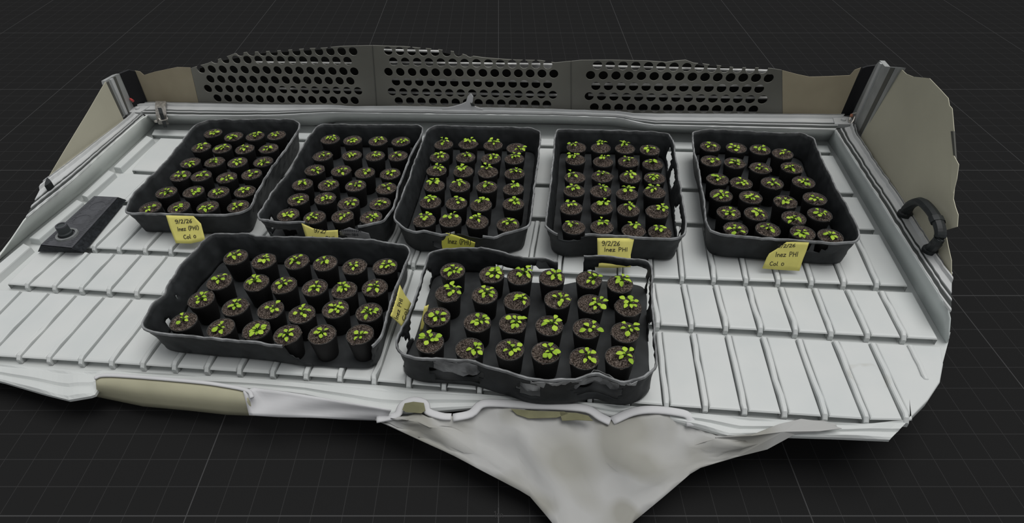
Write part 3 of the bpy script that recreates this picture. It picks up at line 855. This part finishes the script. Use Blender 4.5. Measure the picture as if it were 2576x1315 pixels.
TLAB = {1: ('black seedling tray beside the grey dial box, with a whole yellow note', 'tray beside dial box'),
        2: ('black seedling tray with torn yellow note and grey tag on its front', 'tray with grey tag'),
        3: ('black seedling tray in the middle of the back row, torn front wall', 'middle back tray'),
        4: ('black seedling tray with holes along its right wall, half-hidden note', 'tray with holed right wall'),
        5: ('black seedling tray nearest the black grab handle, slanted yellow note', 'tray near grab handle'),
        6: ('front black seedling tray with a yellow note on its right side', 'front tray with side note'),
        7: ('front black seedling tray with broken see-through walls and hoop rim', 'broken-walled front tray')}
INSET = {1: .016, 2: .009, 3: .014, 4: .012, 5: .011, 6: .014, 7: .001}
for T, loop in TR.items():
    P = [B(q[0], q[1], ZR) for q in loop]
    c = sum(P) / len(P)
    tr = thing('seed_tray', TLAB[T][0], 'tray', (c[0], c[1], 0.0), 'black seedling trays')
    # resample with key-point index
    V0, idx = [], []
    for i in range(len(P)):
        a, b = P[i], P[(i + 1) % len(P)]
        k = max(2, int(np.linalg.norm(b - a) / .007))
        for j in range(k):
            V0.append(a + (b - a) * j / k); idx.append(i + j / k)
    n = len(V0)
    V0 = np.array(V0); idx = np.array(idx)
    # soften corners a little, then roughen
    for _ in range(1):
        V0 = .5 * V0 + .25 * np.roll(V0, 1, 0) + .25 * np.roll(V0, -1, 0)
    nz = rng.normal(0, 1, (n, 3)); nz = (nz + np.roll(nz, 1, 0) + np.roll(nz, -1, 0)) / 3
    V0 = V0 + nz * np.array([.0011, .0011, .0013])
    tg = np.roll(V0, -1, 0) - np.roll(V0, 1, 0); tg[:, 2] = 0
    tg /= np.linalg.norm(tg, axis=1)[:, None]
    area = sum(V0[i, 0] * V0[(i + 1) % n, 1] - V0[(i + 1) % n, 0] * V0[i, 1] for i in range(n))
    inn = np.stack([-tg[:, 1], tg[:, 0], np.zeros(n)], 1) * (1 if area > 0 else -1)
    for _ in range(6):
        inn = (inn + np.roll(inn, 1, 0) + np.roll(inn, -1, 0)); inn /= np.linalg.norm(inn, axis=1)[:, None]
    base = V0 + inn * INSET[T]; base[:, 2] = .0016
    for _ in range(5):
        base = .5 * base + .25 * np.roll(base, 1, 0) + .25 * np.roll(base, -1, 0)
    LV = 9
    rows = []
    for l in range(LV):
        t = l / (LV - 1)
        p = V0 * (1 - t) + base * t
        p = p + inn * (.002 * math.sin(math.pi * t))
        if 0 < l < LV - 1:
            p = p + rng.normal(0, .0007, (n, 3))
        rows.append(p)
    def holed(ix, t, jit=.0):
        for a, b, t0, t1 in HOLES[T]:
            if a <= ix <= b:
                s = math.sin(math.pi * min(1, max(0, (ix - a) / (b - a))))
                s = min(1, s * 2.2)
                tm = (max(t0, 0) + t1) / 2
                lo = t0 if t0 < 0 else tm + (t0 - tm) * s
                hi = tm + (t1 - tm) * s
                if lo < t < hi: return True
        return False
    V = [p for r in rows for p in r]; Fc = []
    for l in range(LV - 1):
        for j in range(n):
            k = (j + 1) % n
            if holed(idx[j] + .01, (l + .5) / (LV - 1)): continue
            Fc.append([l * n + j, l * n + k, (l + 1) * n + k, (l + 1) * n + j])
    wl = mesh('tray_wall', V, Fc, BLACK, tr, smooth=True)
    s = wl.modifiers.new('thick', 'SOLIDIFY'); s.thickness = .0016; s.offset = 0
    # floor of the tray
    fl = base + inn * .0008
    cc = fl.mean(0)
    V = [np.array([*p[:2], .0026]) for p in fl] + [np.array([*p[:2], .0006]) for p in fl] + [np.array([cc[0], cc[1], .0026]), np.array([cc[0], cc[1], .0006])]
    Fc = [[j, (j + 1) % n, 2 * n] for j in range(n)] + [[n + j, n + (j + 1) % n, 2 * n + 1] for j in range(n)] + [[j, (j + 1) % n, n + (j + 1) % n, n + j] for j in range(n)]
    mesh('tray_floor', V, Fc, BLACK, tr)
    # rolled lip
    V, Fc = [], []
    outw = -inn
    secs = [[V0[j] + inn[j] * .0012 + np.array([0, 0, -.0012]), V0[j] + inn[j] * .001 + np.array([0, 0, .0014]), V0[j] + outw[j] * .0022 + np.array([0, 0, .0012]), V0[j] + outw[j] * .003 + np.array([0, 0, -.003])] for j in range(n)]
    for sct in secs: V += sct
    for j in range(n):
        k = (j + 1) % n
        if holed(idx[j] + .01, 0.001): continue
        for q in range(4):
            q2 = (q + 1) % 4
            Fc.append([j * 4 + q, k * 4 + q, k * 4 + q2, j * 4 + q2])
    mesh('tray_rim', V, Fc, LIP, tr)
    if T == 7:
        # torn pale film along the broken front wall, and the black shard on its back wall
        a = resample(BL([(1060, 903), (1117, 906), (1190, 908), (1235, 924), (1290, 938), (1330, 958), (1400, 962), (1470, 955), (1500, 928), (1560, 962), (1605, 962)], .067), 40)
        b = resample(BL([(1090, 925), (1130, 940), (1180, 948), (1230, 925), (1290, 960), (1330, 985), (1400, 985), (1460, 975), (1500, 958), (1540, 975), (1580, 985)], .022), 40)
        b = np.minimum(b, b)
        rws = [[p * (1 - t) + q * t + rng.normal(0, .0016, 3) for p, q in zip(a, b)] for t in (0, .35, .7, 1)]
        V, Fc = loft(rws)
        fm = mesh('torn_film', V, Fc, FILM, tr); fm.modifiers.new('thick', 'SOLIDIFY').thickness = .001
        sh = [(1352, 652), (1376, 648), (1394, 654), (1395, 666), (1386, 675), (1356, 676), (1348, 668)]
        V, Fc = prism([B(q[0], q[1], .068 - (q[1] - 650) * .0007) for q in sh], (0, .003, -.003))
        mesh('shard', V, Fc, BLACK, tr)

# ------------------------------------------------------------------ pots with seedlings
POTS = {
 1: (300, 280, 3.652, [[(863, 207, 868, 195), (1053, 238, 1045, 228), (1250, 235, 1250, 212), (1447, 228, 1443, 210)],
     [(755, 338, 748, 318), (947, 348, 945, 332), (1155, 353, 1150, 333), (1375, 348, 1370, 340)],
     [(655, 478, 650, 472), (877, 472, 872, 452), (1088, 475, 1085, 462), (1325, 470, 1320, 462)],
     [(565, 600, 565, 583), (755, 600, 758, 580), (988, 615, 990, 610), (1218, 585, 1215, 568)],
     [(435, 750, 437, 735), (685, 745, 688, 735), (915, 752, 900, 742), (1155, 742, 1145, 720)],
     [(288, 892, 270, 888), (550, 888, 533, 880), (815, 885, 795, 885), (1095, 880, 1075, 868)]]),
 2: (640, 290, 3.984, [[(762, 248, 770, 225), (985, 258, 985, 245), (1238, 265, 1240, 240), (1468, 270, 1485, 253)],
     [(685, 415, 690, 395), (978, 410, 970, 397), (1210, 415, 1220, 395), (1440, 415, 1428, 393)],
     [(605, 555, 615, 548), (870, 563, 870, 552), (1108, 583, 1115, 560), (1362, 593, 1365, 570)],
     [(483, 700, 487, 675), (743, 705, 755, 685), (1015, 713, 1020, 690), (1322, 740, 1325, 705)],
     [(440, 850, 440, 840), (710, 840, 720, 828), (945, 888, 965, 870), (1260, 893, 1268, 872)],
     [(340, 1005, 340, 993), (605, 1030, 585, 1010), (885, 1020, 900, 1003), (1170, 1030, 1185, 1018)]]),
 3: (970, 300, 3.868, [[(565, 248, 560, 207), (803, 243, 815, 200), (1045, 255, 1055, 215), (1270, 282, 1305, 258)],
     [(525, 370, 520, 340), (778, 372, 790, 338), (1025, 385, 1045, 350), (1252, 388, 1250, 348)],
     [(495, 500, 515, 460), (757, 510, 745, 467), (995, 515, 990, 465), (1255, 530, 1270, 492)],
     [(475, 650, 460, 602), (722, 652, 720, 612), (985, 660, 988, 625), (1243, 680, 1245, 638)],
     [(435, 808, 440, 768), (688, 818, 710, 778), (928, 835, 930, 788), (1243, 825, 1262, 790)],
     [(378, 985, 375, 945), (630, 985, 640, 935), (892, 1000, 890, 957), (1190, 1025, 1205, 990)]]),
 4: (1340, 300, 3.371, [[(370, 240, 342, 203), (577, 245, 580, 200), (783, 250, 780, 203), (993, 262, 992, 235)],
     [(362, 345, 340, 305), (598, 362, 600, 320), (810, 362, 808, 333), (1018, 385, 1012, 353)],
     [(358, 495, 330, 457), (590, 487, 588, 455), (827, 495, 828, 460), (1035, 500, 1025, 473)],
     [(352, 608, 338, 573), (578, 612, 595, 575), (800, 635, 810, 588), (1035, 620, 1025, 577)],
     [(327, 755, 315, 712), (587, 752, 600, 705), (812, 770, 825, 730), (1055, 785, 1098, 742)],
     [(348, 918, 332, 880), (588, 915, 582, 865), (855, 945, 858, 895), (1080, 960, 1075, 922)]]),
 5: (1710, 300, 3.371, [[(258, 238, 257, 217), (478, 250, 472, 238), (680, 265, 685, 243), (870, 300, 880, 280)],
     [(265, 360, 275, 345), (465, 378, 475, 365), (683, 420, 685, 407), (950, 418, 942, 408)],
     [(320, 515, 325, 497), (520, 548, 535, 530), (782, 548, 793, 540), (1048, 540, 1050, 525)],
     [(350, 652, 358, 640), (600, 668, 605, 660), (893, 707, 893, 687), (1143, 680, 1152, 673)],
     [(412, 800, 422, 785), (645, 808, 665, 792), (965, 843, 970, 840), (1185, 815, 1190, 793)],
     [(473, 938, 480, 930), (745, 942, 752, 920), (1040, 970, 1035, 965), (1275, 1000, 1278, 980)]]),
 6: (340, 570, 3.372, [[(855, 265, 843, 242), (1093, 298, 1097, 272), (1373, 303, 1360, 280), (1613, 317, 1602, 293), (1862, 345, 1855, 330), (2120, 345, 2130, 320)],
     [(717, 473, 710, 437), (1030, 483, 1013, 455), (1265, 503, 1262, 480), (1525, 523, 1530, 510), (1775, 545, 1765, 515), (2033, 523, 2040, 503)],
     [(563, 622, 560, 605), (852, 687, 845, 660), (1150, 712, 1170, 685), (1415, 748, 1415, 722), (1700, 705, 1705, 690), (1985, 733, 1990, 722)],
     [(413, 812, 408, 782), (730, 865, 725, 853), (1030, 880, 1037, 877), (1293, 922, 1285, 905), (1588, 920, 1582, 893), (1908, 920, 1908, 918)]]),
 7: (980, 600, 3.1314, [[(497, 262, 510, 250), (805, 290, 830, 262), (1025, 305, 1062, 260), (1278, 315, 1303, 282), (1570, 330, 1605, 305), (1815, 365, 1832, 320)],
     [(460, 437, 500, 395), (750, 450, 763, 423), (1003, 497, 1045, 468), (1323, 487, 1348, 472), (1585, 520, 1637, 505), (1880, 545, 1893, 500)],
     [(373, 622, 378, 610), (690, 665, 712, 648), (970, 675, 1000, 650), (1257, 692, 1285, 660), (1552, 715, 1590, 710), (1855, 745, 1890, 705)],
     [(318, 825, 320, 787), (630, 872, 672, 868), (947, 880, 970, 867), (1230, 905, 1267, 885), (1532, 950, 1560, 920), (1812, 940, 1863, 912)]]),
}
ZS = 0.056
def newmesh(name, VF, m, smooth=True):
    V, Fc = VF
    me = bpy.data.meshes.new(name)
    me.from_pydata([tuple(map(float, v)) for v in V], [], [tuple(f) for f in Fc])
    bm = bmesh.new(); bm.from_mesh(me); bmesh.ops.recalc_face_normals(bm, faces=bm.faces); bm.to_mesh(me); bm.free()
    if smooth:
        for p in me.polygons: p.use_smooth = True
    me.materials.append(m)
    return me
pot_me = newmesh('pot', lathe([(.0001, 0), (.0195, 0), (.0205, .002), (.0262, .052), (.0262, .054), (.0250, .054), (.0245, .049)], 24), POT)
rim_me = newmesh('pot_rim', lathe([(.0258, .0535), (.0264, .0552), (.0259, .0563), (.0251, .0560), (.0248, .0530)], 24), POTRIM)
soil_me = {}
def soil(h, seed):
    r_ = np.random.default_rng(seed)
    V = [np.array([0, 0, .0548 + h])]; Fc = []
    NRG, K = 7, 22
    for i in range(1, NRG + 1):
        r = .0256 * i / NRG
        for j in range(K):
            th = 2 * math.pi * (j + .5 * (i % 2)) / K
            z = .0545 + h * (math.cos(math.pi * (i / NRG) * .9) * .5 + .5) * (1 - .1 * (i / NRG)) + (r_.normal(0, .0009) if i < NRG else r_.normal(0, .0006))
            rr = r + (r_.normal(0, .0005) if i < NRG else abs(r_.normal(0, .0009)))
            V.append(np.array([rr * math.cos(th), rr * math.sin(th), z]))
    for j in range(K): Fc.append([0, 1 + j, 1 + (j + 1) % K])
    for i in range(NRG - 1):
        for j in range(K):
            a, b = 1 + i * K + j, 1 + i * K + (j + 1) % K
            c, d = a + K, b + K
            Fc += [[a, c, d], [a, d, b]]
    return newmesh('soil', (V, Fc), SOIL, False)
for hh in (.0035, .011):
    soil_me[hh] = [soil(hh, int(hh * 1e5) + i) for i in range(6)]

def leafmesh(wd, cup, droop):
    # blade along +x, length 1
    prof = [(0, .06), (.12, .35), (.3, .82), (.5, 1.0), (.7, .92), (.87, .6), (1, .08)]
    V, Fc = [], []
    for s, h in prof:
        z = -droop * s * s + .08 * math.sin(math.pi * s)
        for t in (-1, -.5, 0, .5, 1):
            V.append((s, t * h * wd / 2, z + cup * (t * t) * h - .02 * (t == 0)))
    for i in range(len(prof) - 1):
        for j in range(4):
            a = i * 5 + j
            Fc.append([a, a + 1, a + 6, a + 5])
    return newmesh('leaf', (V, Fc), LEAF, True)
leaf_me = [leafmesh(.78, .05, .15), leafmesh(.70, .1, .25), leafmesh(.85, -.05, .2), leafmesh(.66, .06, .3)]

ROWW = {6: ['back row', 'second row', 'third row', 'fourth row', 'fifth row', 'front row'], 4: ['back row', 'second row', 'third row', 'front row']}
COLW = {4: ['leftmost', 'second from left', 'third from left', 'rightmost'], 6: ['leftmost', 'second from left', 'third from left', 'fourth from left', 'fifth from left', 'rightmost']}
def child(name, me, parent, loc, rot=None, scale=None):
    o = bpy.data.objects.new(name, me); COL.objects.link(o); o.parent = parent; o.location = loc
    if rot is not None: o.rotation_euler = rot
    if scale is not None: o.scale = scale
    return o
for T, (ox, oy, sc, grid) in POTS.items():
    hump = .011 if T in (3, 4) else .0035
    big = {1: .95, 2: .9, 3: 1.0, 4: .95, 5: 1.0, 6: 1.0, 7: 1.12}[T]
    for ri, row in enumerate(grid):
        for ci, (a, b, c, d) in enumerate(row):
            p = B(ox + a / sc, oy + b / sc, ZS - .001 + (hump * .25))
            q = B(ox + c / sc, oy + d / sc, ZS + hump + .006)
            dx = np.array([q[0] - p[0], q[1] - p[1]])
            if np.linalg.norm(dx) > .019: dx = dx / np.linalg.norm(dx) * .019
            lab = f'young seedling in black pot, {ROWW[len(grid)][ri]}, {COLW[len(row)][ci]}, in {TLAB[T][1]}'
            pt = thing('potted_seedling', lab, 'potted plant', (p[0], p[1], .0028), 'potted seedlings')
            pt.rotation_euler[2] = 0
            child('pot', pot_me, pt, (0, 0, 0), (0, 0, random.random() * 6))
            child('pot_rim', rim_me, pt, (0, 0, 0), (0, 0, random.random() * 6))
            child('soil', random.choice(soil_me[hump]), pt, (0, 0, 0), (0, 0, random.random() * 6))
            rr = np.linalg.norm(dx) / .0256
            zc = .0545 + hump * (math.cos(math.pi * rr * .9) * .5 + .5)
            n = random.choice([5, 6, 6, 7, 7, 8]) + (1 if T == 7 else 0)
            a0 = random.random() * 6.28
            leaves, SV = [], []
            for k in range(n):
                th = a0 + k * 2.399 + random.uniform(-.25, .25)
                L = random.uniform(.0085, .0125) * big
                stem = random.uniform(.004, .0092) * big
                el = random.uniform(.1, .55)
                if k >= n - 2: stem *= .3; L *= .75; el = .7
                hgt = random.uniform(.004, .0075)
                e = np.array([math.cos(th) * stem, math.sin(th) * stem, hgt + stem * math.tan(el) * .4])
                SV.append(tube([(0, 0, -.001), e * np.array([.5, .5, .75]), e], [.0009, .0007, .0006], 5))
                leaves.append((e, th, L, random.uniform(-.25, .1)))
            V, Fc = join(*SV)
            sdm = newmesh('seedling', (V, Fc), STEM)
            sd = child('seedling', sdm, pt, (dx[0], dx[1], zc))
            for e, th, L, pit in leaves:
                child('leaf', random.choice(leaf_me), sd, tuple(e), (random.uniform(-.3, .3), pit, th), (L, L, L))

# ------------------------------------------------------------------ notes
def note(label, cols, zt, zb, texts, m=NOTE, name='sticky_note', cat='note', group='yellow sticky notes', inkm=INK, curl=.0, out=.004):
    """cols: list of columns, each a list of pixels from top to bottom"""
    k = len(cols[0])
    grid = []
    for col in cols:
        ys = np.linspace(0, 1, k)
        grid.append([B(q[0], q[1], zt + (zb - zt) * t) for q, t in zip(col, ys)])
    tl, tr_, bl = grid[0][0], grid[-1][0], grid[0][-1]
    N = np.cross(tr_ - tl, bl - tl); N /= np.linalg.norm(N)
    if np.dot(CAM - tl, N) < 0: N = -N
    base = tl
    # lie on the one plane, then bend a little
    flat = []
    nc = len(cols)
    def interp(u, v):
        x = u * (nc - 1); i = min(int(x), nc - 2); fx = x - i
        y = v * (k - 1); j = min(int(y), k - 2); fy = y - j
        A = np.array(cols[i][j], float) * (1 - fy) + np.array(cols[i][j + 1], float) * fy
        Bq = np.array(cols[i + 1][j], float) * (1 - fy) + np.array(cols[i + 1][j + 1], float) * fy
        return A * (1 - fx) + Bq * fx
    rows = []
    for i in range(9):
        row = []
        for j in range(13):
            q = interp(j / 12, i / 8)
            row.append(BV(q[0], q[1], base, N) + N * (out + curl * math.sin(math.pi * j / 12) * (i / 8)))
        rows.append(row)
    V, Fc = loft(rows)
    loc = np.mean(np.array(V), 0)
    o = mesh(name, V, Fc, m, None, loc, smooth=True)
    o.modifiers.new('thick', 'SOLIDIFY').thickness = .0004
    tag(o, label, cat, group)
    conv = lambda x, y: BV(x, y, base + N * (out + curl + .0008), N)
    for txt, p0, p1, up, wd in texts:
        write('lettering', txt, p0, p1, up, wd, conv, inkm, o)
    return o
note('whole yellow note with three handwritten lines on tray beside dial box',
     [[(420, 541), (430, 573), (445, 611)], [(455, 542), (465, 575), (482, 612)], [(489, 543), (508, 562), (519, 604)]], .068, .012,
     [('9/2/26', (441, 562), (484, 560), (-2, -9), 1.5), ('Inez (PHI)', (447, 581), (501, 577), (-2, -10), 1.5), ('Col 0', (462, 601), (494, 598), (-2, -10), 1.5)])
note('torn yellow note next to the grey tag, lower part hidden by front tray',
     [[(766, 559), (774, 585), (782, 612)], [(795, 572), (802, 592), (808, 612)], [(822, 578), (828, 595), (832, 612)], [(857, 576), (858, 594), (858, 612)]], .062, .02,
     [('9/2/', (789, 583), (822, 587), (0, -9), 1.4), ('Inez PHI', (784, 603), (842, 603), (0, -9), 1.4)], out=.012)
note('grey paper tag with faded print beside the torn yellow note',
     [[(855, 578), (857, 592), (859, 604)], [(880, 568), (882, 588), (886, 604)], [(905, 577), (908, 592), (912, 604)], [(929, 583), (933, 594), (937, 604)]], .06, .022,
     [('||||||||||', (857, 582), (911, 584), (0, -6), 1.5), ('||||-184', (866, 592), (902, 594), (0, -6), 1.4)], GTAG, 'plant_tag', 'tag', 'paper tags', GINK)
note('bright yellow note on the torn front of the middle back tray',
     [[(1118, 586), (1117, 605), (1120, 622)], [(1128, 577), (1128, 604), (1132, 623)], [(1152, 583), (1152, 606), (1156, 624)], [(1201, 601), (1199, 612), (1196, 624)]], .06, .02,
     [('9', (1125, 590), (1135, 591), (0, -8), 1.4), ('Inez (PHI)', (1126, 612), (1185, 616), (0, -13), 1.5)], NOTEB, out=.014)
note('yellow note behind the hoop rim of the broken-walled front tray',
     [[(1502, 598), (1503, 640), (1497, 672)], [(1548, 598), (1546, 640), (1542, 673)], [(1595, 599), (1586, 640), (1586, 671)]], .066, .012,
     [('9/2/26', (1514, 617), (1560, 618), (0, -11), 1.5), ('Inez PHI', (1520, 632), (1580, 632), (0, -10), 1.5)])
note('slanted yellow note on tray near the grab handle',
     [[(1974, 603), (1950, 620), (1928, 633), (1913, 669)], [(1990, 603), (1976, 620), (1966, 638), (1950, 672)], [(2030, 604), (2023, 626), (2014, 648), (2006, 675)]], .066, .006,
     [('9/2/26', (1956, 623), (2001, 621), (1, -8), 1.4), ('Inez PHI', (1950, 646), (2008, 645), (2, -12), 1.5), ('Col 0', (1935, 668), (1972, 668), (2, -10), 1.5)], out=.012)
note('yellow note with sideways writing on the front tray side wall',
     [[(977, 795), (992, 808), (1008, 824)], [(990, 756), (1004, 776), (1018, 794)], [(1001, 717), (1014, 742), (1030, 764)]], .068, .02,
     [('9/2/26', (985, 786), (1000, 738), (-6, -3), 1.4), ('Inez PHI', (1001, 804), (1014, 752), (-9, -4), 1.5), ('Col', (1019, 808), (1026, 776), (-8, -3), 1.4)])
note('thin yellow note edge inside left wall of the broken-walled front tray',
     [[(1066, 768), (1060, 800), (1054, 832)], [(1071, 767), (1065, 800), (1059, 831)], [(1077, 764), (1069, 800), (1062, 828)]], .05, .004, [])

# ------------------------------------------------------------------ dial box at the left
dz = .022
top = BL([(238, 493), (298, 496), (181, 625), (102, 617)], dz)
bot = BL([(228, 502), (318, 503), (211, 634), (95, 633)], .0005)
c = sum(bot) / 4
dev = thing('dial_box', 'long dark grey engraved box with a round dial knob at shelf left', 'box', (c[0], c[1], 0))
V = bot + top
mesh('housing', V, [[0, 1, 2, 3], [0, 1, 5, 4], [1, 2, 6, 5], [2, 3, 7, 6], [3, 0, 4, 7]], DEVS, dev)
ctop = sum(top) / 4
mesh('top_plate', *prism([ctop + (p - ctop) * .985 for p in top], (0, 0, .0015)), DEVT, dev)
def ringat(px, py, r, m, h, name, parent, wd=.003):
    cc = B(px, py, dz)
    V, Fc = lathe([(r - wd, .0015), (r - wd, h), (r, h), (r + .001, .0015)], 36, cc)
    return mesh(name, V, Fc, m, parent)
ringat(170, 593, .0245, RINGM, .006, 'dial_ring', dev, .0055)
ringat(206, 554, .021, DEVT, .0022, 'embossed_ring', dev, .001)
ringat(246, 519, .019, DEVT, .0022, 'embossed_ring', dev, .001)
kc = B(168, 591, dz)
kn = mesh('knob', *lathe([(.0155, .0015), (.0155, .008), (.0135, .011), (.0130, .026), (.0115, .0285), (.0001, .0285)], 28, kc), KNOB, dev, smooth=False)
mesh('cap_ring', *lathe([(.0092, .0283), (.0092, .0302), (.0128, .0302), (.0132, .0270)], 28, kc), DEVT, kn)
# engraved ticks along the edges, joined into one part
V, Fc = [], []
def tick(p, q, wd=.0011, h=.0022):
    global V, Fc
    p, q = np.array(p), np.array(q); d = q - p; d /= np.linalg.norm(d); nrm = np.cross(d, [0, 0, 1]) * wd / 2
    b = len(V)
    V += [p + nrm, p - nrm, q - nrm, q + nrm]; Fc.append([b, b + 1, b + 2, b + 3])
upv = np.array([0, 0, .0019])
for i in range(34):
    t = .04 + .92 * i / 33
    for (a, b, o_) in ((1, 2, 0), (0, 3, 1)):
        p = top[a] * (1 - t) + top[b] * t
        qd = (ctop - p); inner = (top[0] + top[3]) / 2 - (top[1] + top[2]) / 2
        inner = inner / np.linalg.norm(inner) * (1 if o_ == 0 else -1)
        tick(p + inner * .006 + upv, p + inner * random.uniform(.011, .02) + upv)
for i in range(46):
    t = i / 45
    p = top[1] * (1 - t) + top[2] * t; q = bot[1] * (1 - t) + bot[2] * t
    nrm = np.array([.0012, 0, .0006])
    a0 = random.uniform(.1, .4); a1 = random.uniform(.55, .9)
    tick(p * (1 - a0) + q * a0 + nrm, p * (1 - a1) + q * a1 + nrm)
for i in range(26):
    t = .03 + .94 * i / 25
    p = top[3] * (1 - t) + top[2] * t; q = bot[3] * (1 - t) + bot[2] * t
    nrm = np.array([0, -.0012, .0006])
    tick(p * .85 + q * .15 + nrm, p * .25 + q * .75 + nrm)
mesh('tick_marks', V, Fc, mat('tick_grey', (0.04, 0.044, 0.048), .7), dev)

# ------------------------------------------------------------------ handles
WH = lambda x, y: BV(x, y, wr0 + NR * .022, NR)
path = [B(2277, 537, .056), WH(2286, 520), WH(2300, 510), WH(2319, 508), WH(2342, 530), WH(2360, 560), WH(2366, 590), WH(2355, 612), B(2340, 628, .056)]
P = smoothcurve(path, 5)
h = thing('grab_handle', 'bent black plastic grab handle on the right rim of the shelf', 'handle', tuple(path[0]))
mesh('grip', *tube(P, [.0115] * len(P), 8, .8), RUBBER, h)
mesh('collar', *tube([P[len(P) // 2 + 3] , P[len(P) // 2 + 5]], .0145, 8, .7), RUBBER, h)
for q in (path[0], path[-1]):
    mesh('foot', *lathe([(.015, -.004), (.015, .003), (.011, .008), (.0001, .009)], 14, q), RUBBER, h)
hl = thing('handle_stub', 'small black handle stub cut off at the left rim', 'handle', tuple(B(120, 458, .052)))
V, Fc = prism([B(q[0], q[1], .07) for q in [(118, 446), (124, 450), (129, 456), (120, 464), (112, 468), (113, 458)]], (0, 0, -.016))
mesh('stub', V, Fc, RUBBER, hl)

# ------------------------------------------------------------------ clamp, clips and peg on the back rim
cl = thing('strap_clamp', 'dull metal strap clamp over the back rim at its left corner', 'clamp', tuple(B(404, 270, .055)))
def band(px, half, m, name, parent, th=.003):
    V, Fc = [], []
    rows = [[], [], [], []]
    for (x, y, z) in px:
        a, b = B(x - half, y, z), B(x + half, y, z)
        rows[0].append(a); rows[1].append(b)
        rows[2].append(b + np.array([0, .001, -th])); rows[3].append(a + np.array([0, .001, -th]))
    n = len(px)
    V, Fc = loft(rows + [rows[0]])
    Fc += [[0, n, 2 * n, 3 * n], [n - 1, 2 * n - 1, 3 * n - 1, 4 * n - 1]]
    return mesh(name, V, Fc, m, parent)
band([(404, 258, .058), (404, 254, .066), (404, 258, .068), (403, 268, .066), (404, 276, .062), (405, 290, .056), (408, 302, .038), (411, 311, .02)], 13, STEEL, 'strap', cl)
band([(401, 271, .074), (405, 285, .066), (410, 300, .048), (414, 313, .026), (415, 318, .014)], 4.5, RUBBER, 'lever', cl, .004)
mesh('hook', *tube(smoothcurve([B(400, 298, .05), B(404, 303, .045), B(412, 302, .045), B(421, 299, .05), B(420, 295, .052)], 3), .002, 6), STEEL, cl)
mesh('bolt', *lathe([(.006, -.002), (.006, .003), (.0001, .005)], 10, B(393, 305, .036)), STEEL, cl)

def clip(label, pts, tip, tipm, tipname):
    c0 = B(*pts[0])
    o = thing('wire_clip', label, 'clip', tuple(c0), 'wire clips at the rim corners')
    mesh('wire', *tube(smoothcurve([B(*q) for q in pts], 4), .0022, 6), STEEL, o)
    mesh(tipname, *tube([B(*q) for q in tip], .0038, 8), tipm, o)
    return o
k1 = clip('bent wire clip with a red tip at the left rim corner', [(306, 252, .075), (316, 244, .085), (330, 249, .08), (334, 256, .075), (312, 252, .07), (318, 262, .06), (330, 268, .055), (322, 280, .052)], [(328, 249, .083), (335, 254, .08)], RED, 'tip')
V, Fc = prism([B(*q) for q in [(311, 254, .068), (331, 257, .068), (334, 268, .058), (320, 268, .058)]], (0, .001, -.004))
mesh('plate', V, Fc, STEEL, k1)
k2 = clip('bent wire clip with a rusty end at the right rim corner', [(2159, 274, .08), (2166, 284, .075), (2171, 290, .07), (2160, 284, .075), (2144, 287, .07), (2137, 302, .06), (2140, 312, .052), (2146, 304, .058), (2150, 294, .064)], [(2143, 287, .072), (2141, 294, .066)], ORANGE, 'tip')
V, Fc = prism([B(*q) for q in [(2152, 292, .064), (2168, 291, .066), (2160, 318, .05), (2156, 314, .05)]], (0, .001, -.004))
mesh('plate', V, Fc, STEEL, k2)

A1 = A0 + NB * .012
pg = [(1112, 273), (1140, 269), (1160, 263), (1172, 257), (1176, 244), (1184, 236), (1190, 244), (1189, 256), (1186, 264), (1198, 270), (1215, 275), (1165, 280)]
V, Fc = prism([BV(q[0], q[1], A1, NB) for q in pg], -NB * .006)
pk = mesh('spike', V, Fc, WSHEET, None, V[11])
tag(pk, 'small white pointed lump standing up from the back rim', 'peg')
mesh('dark_chip', *prism([BV(q[0], q[1], A1 + NB * .002, NB) for q in [(1183, 259), (1190, 261), (1194, 267), (1186, 267)]], -NB * .004), SHADE_CHIP, pk)
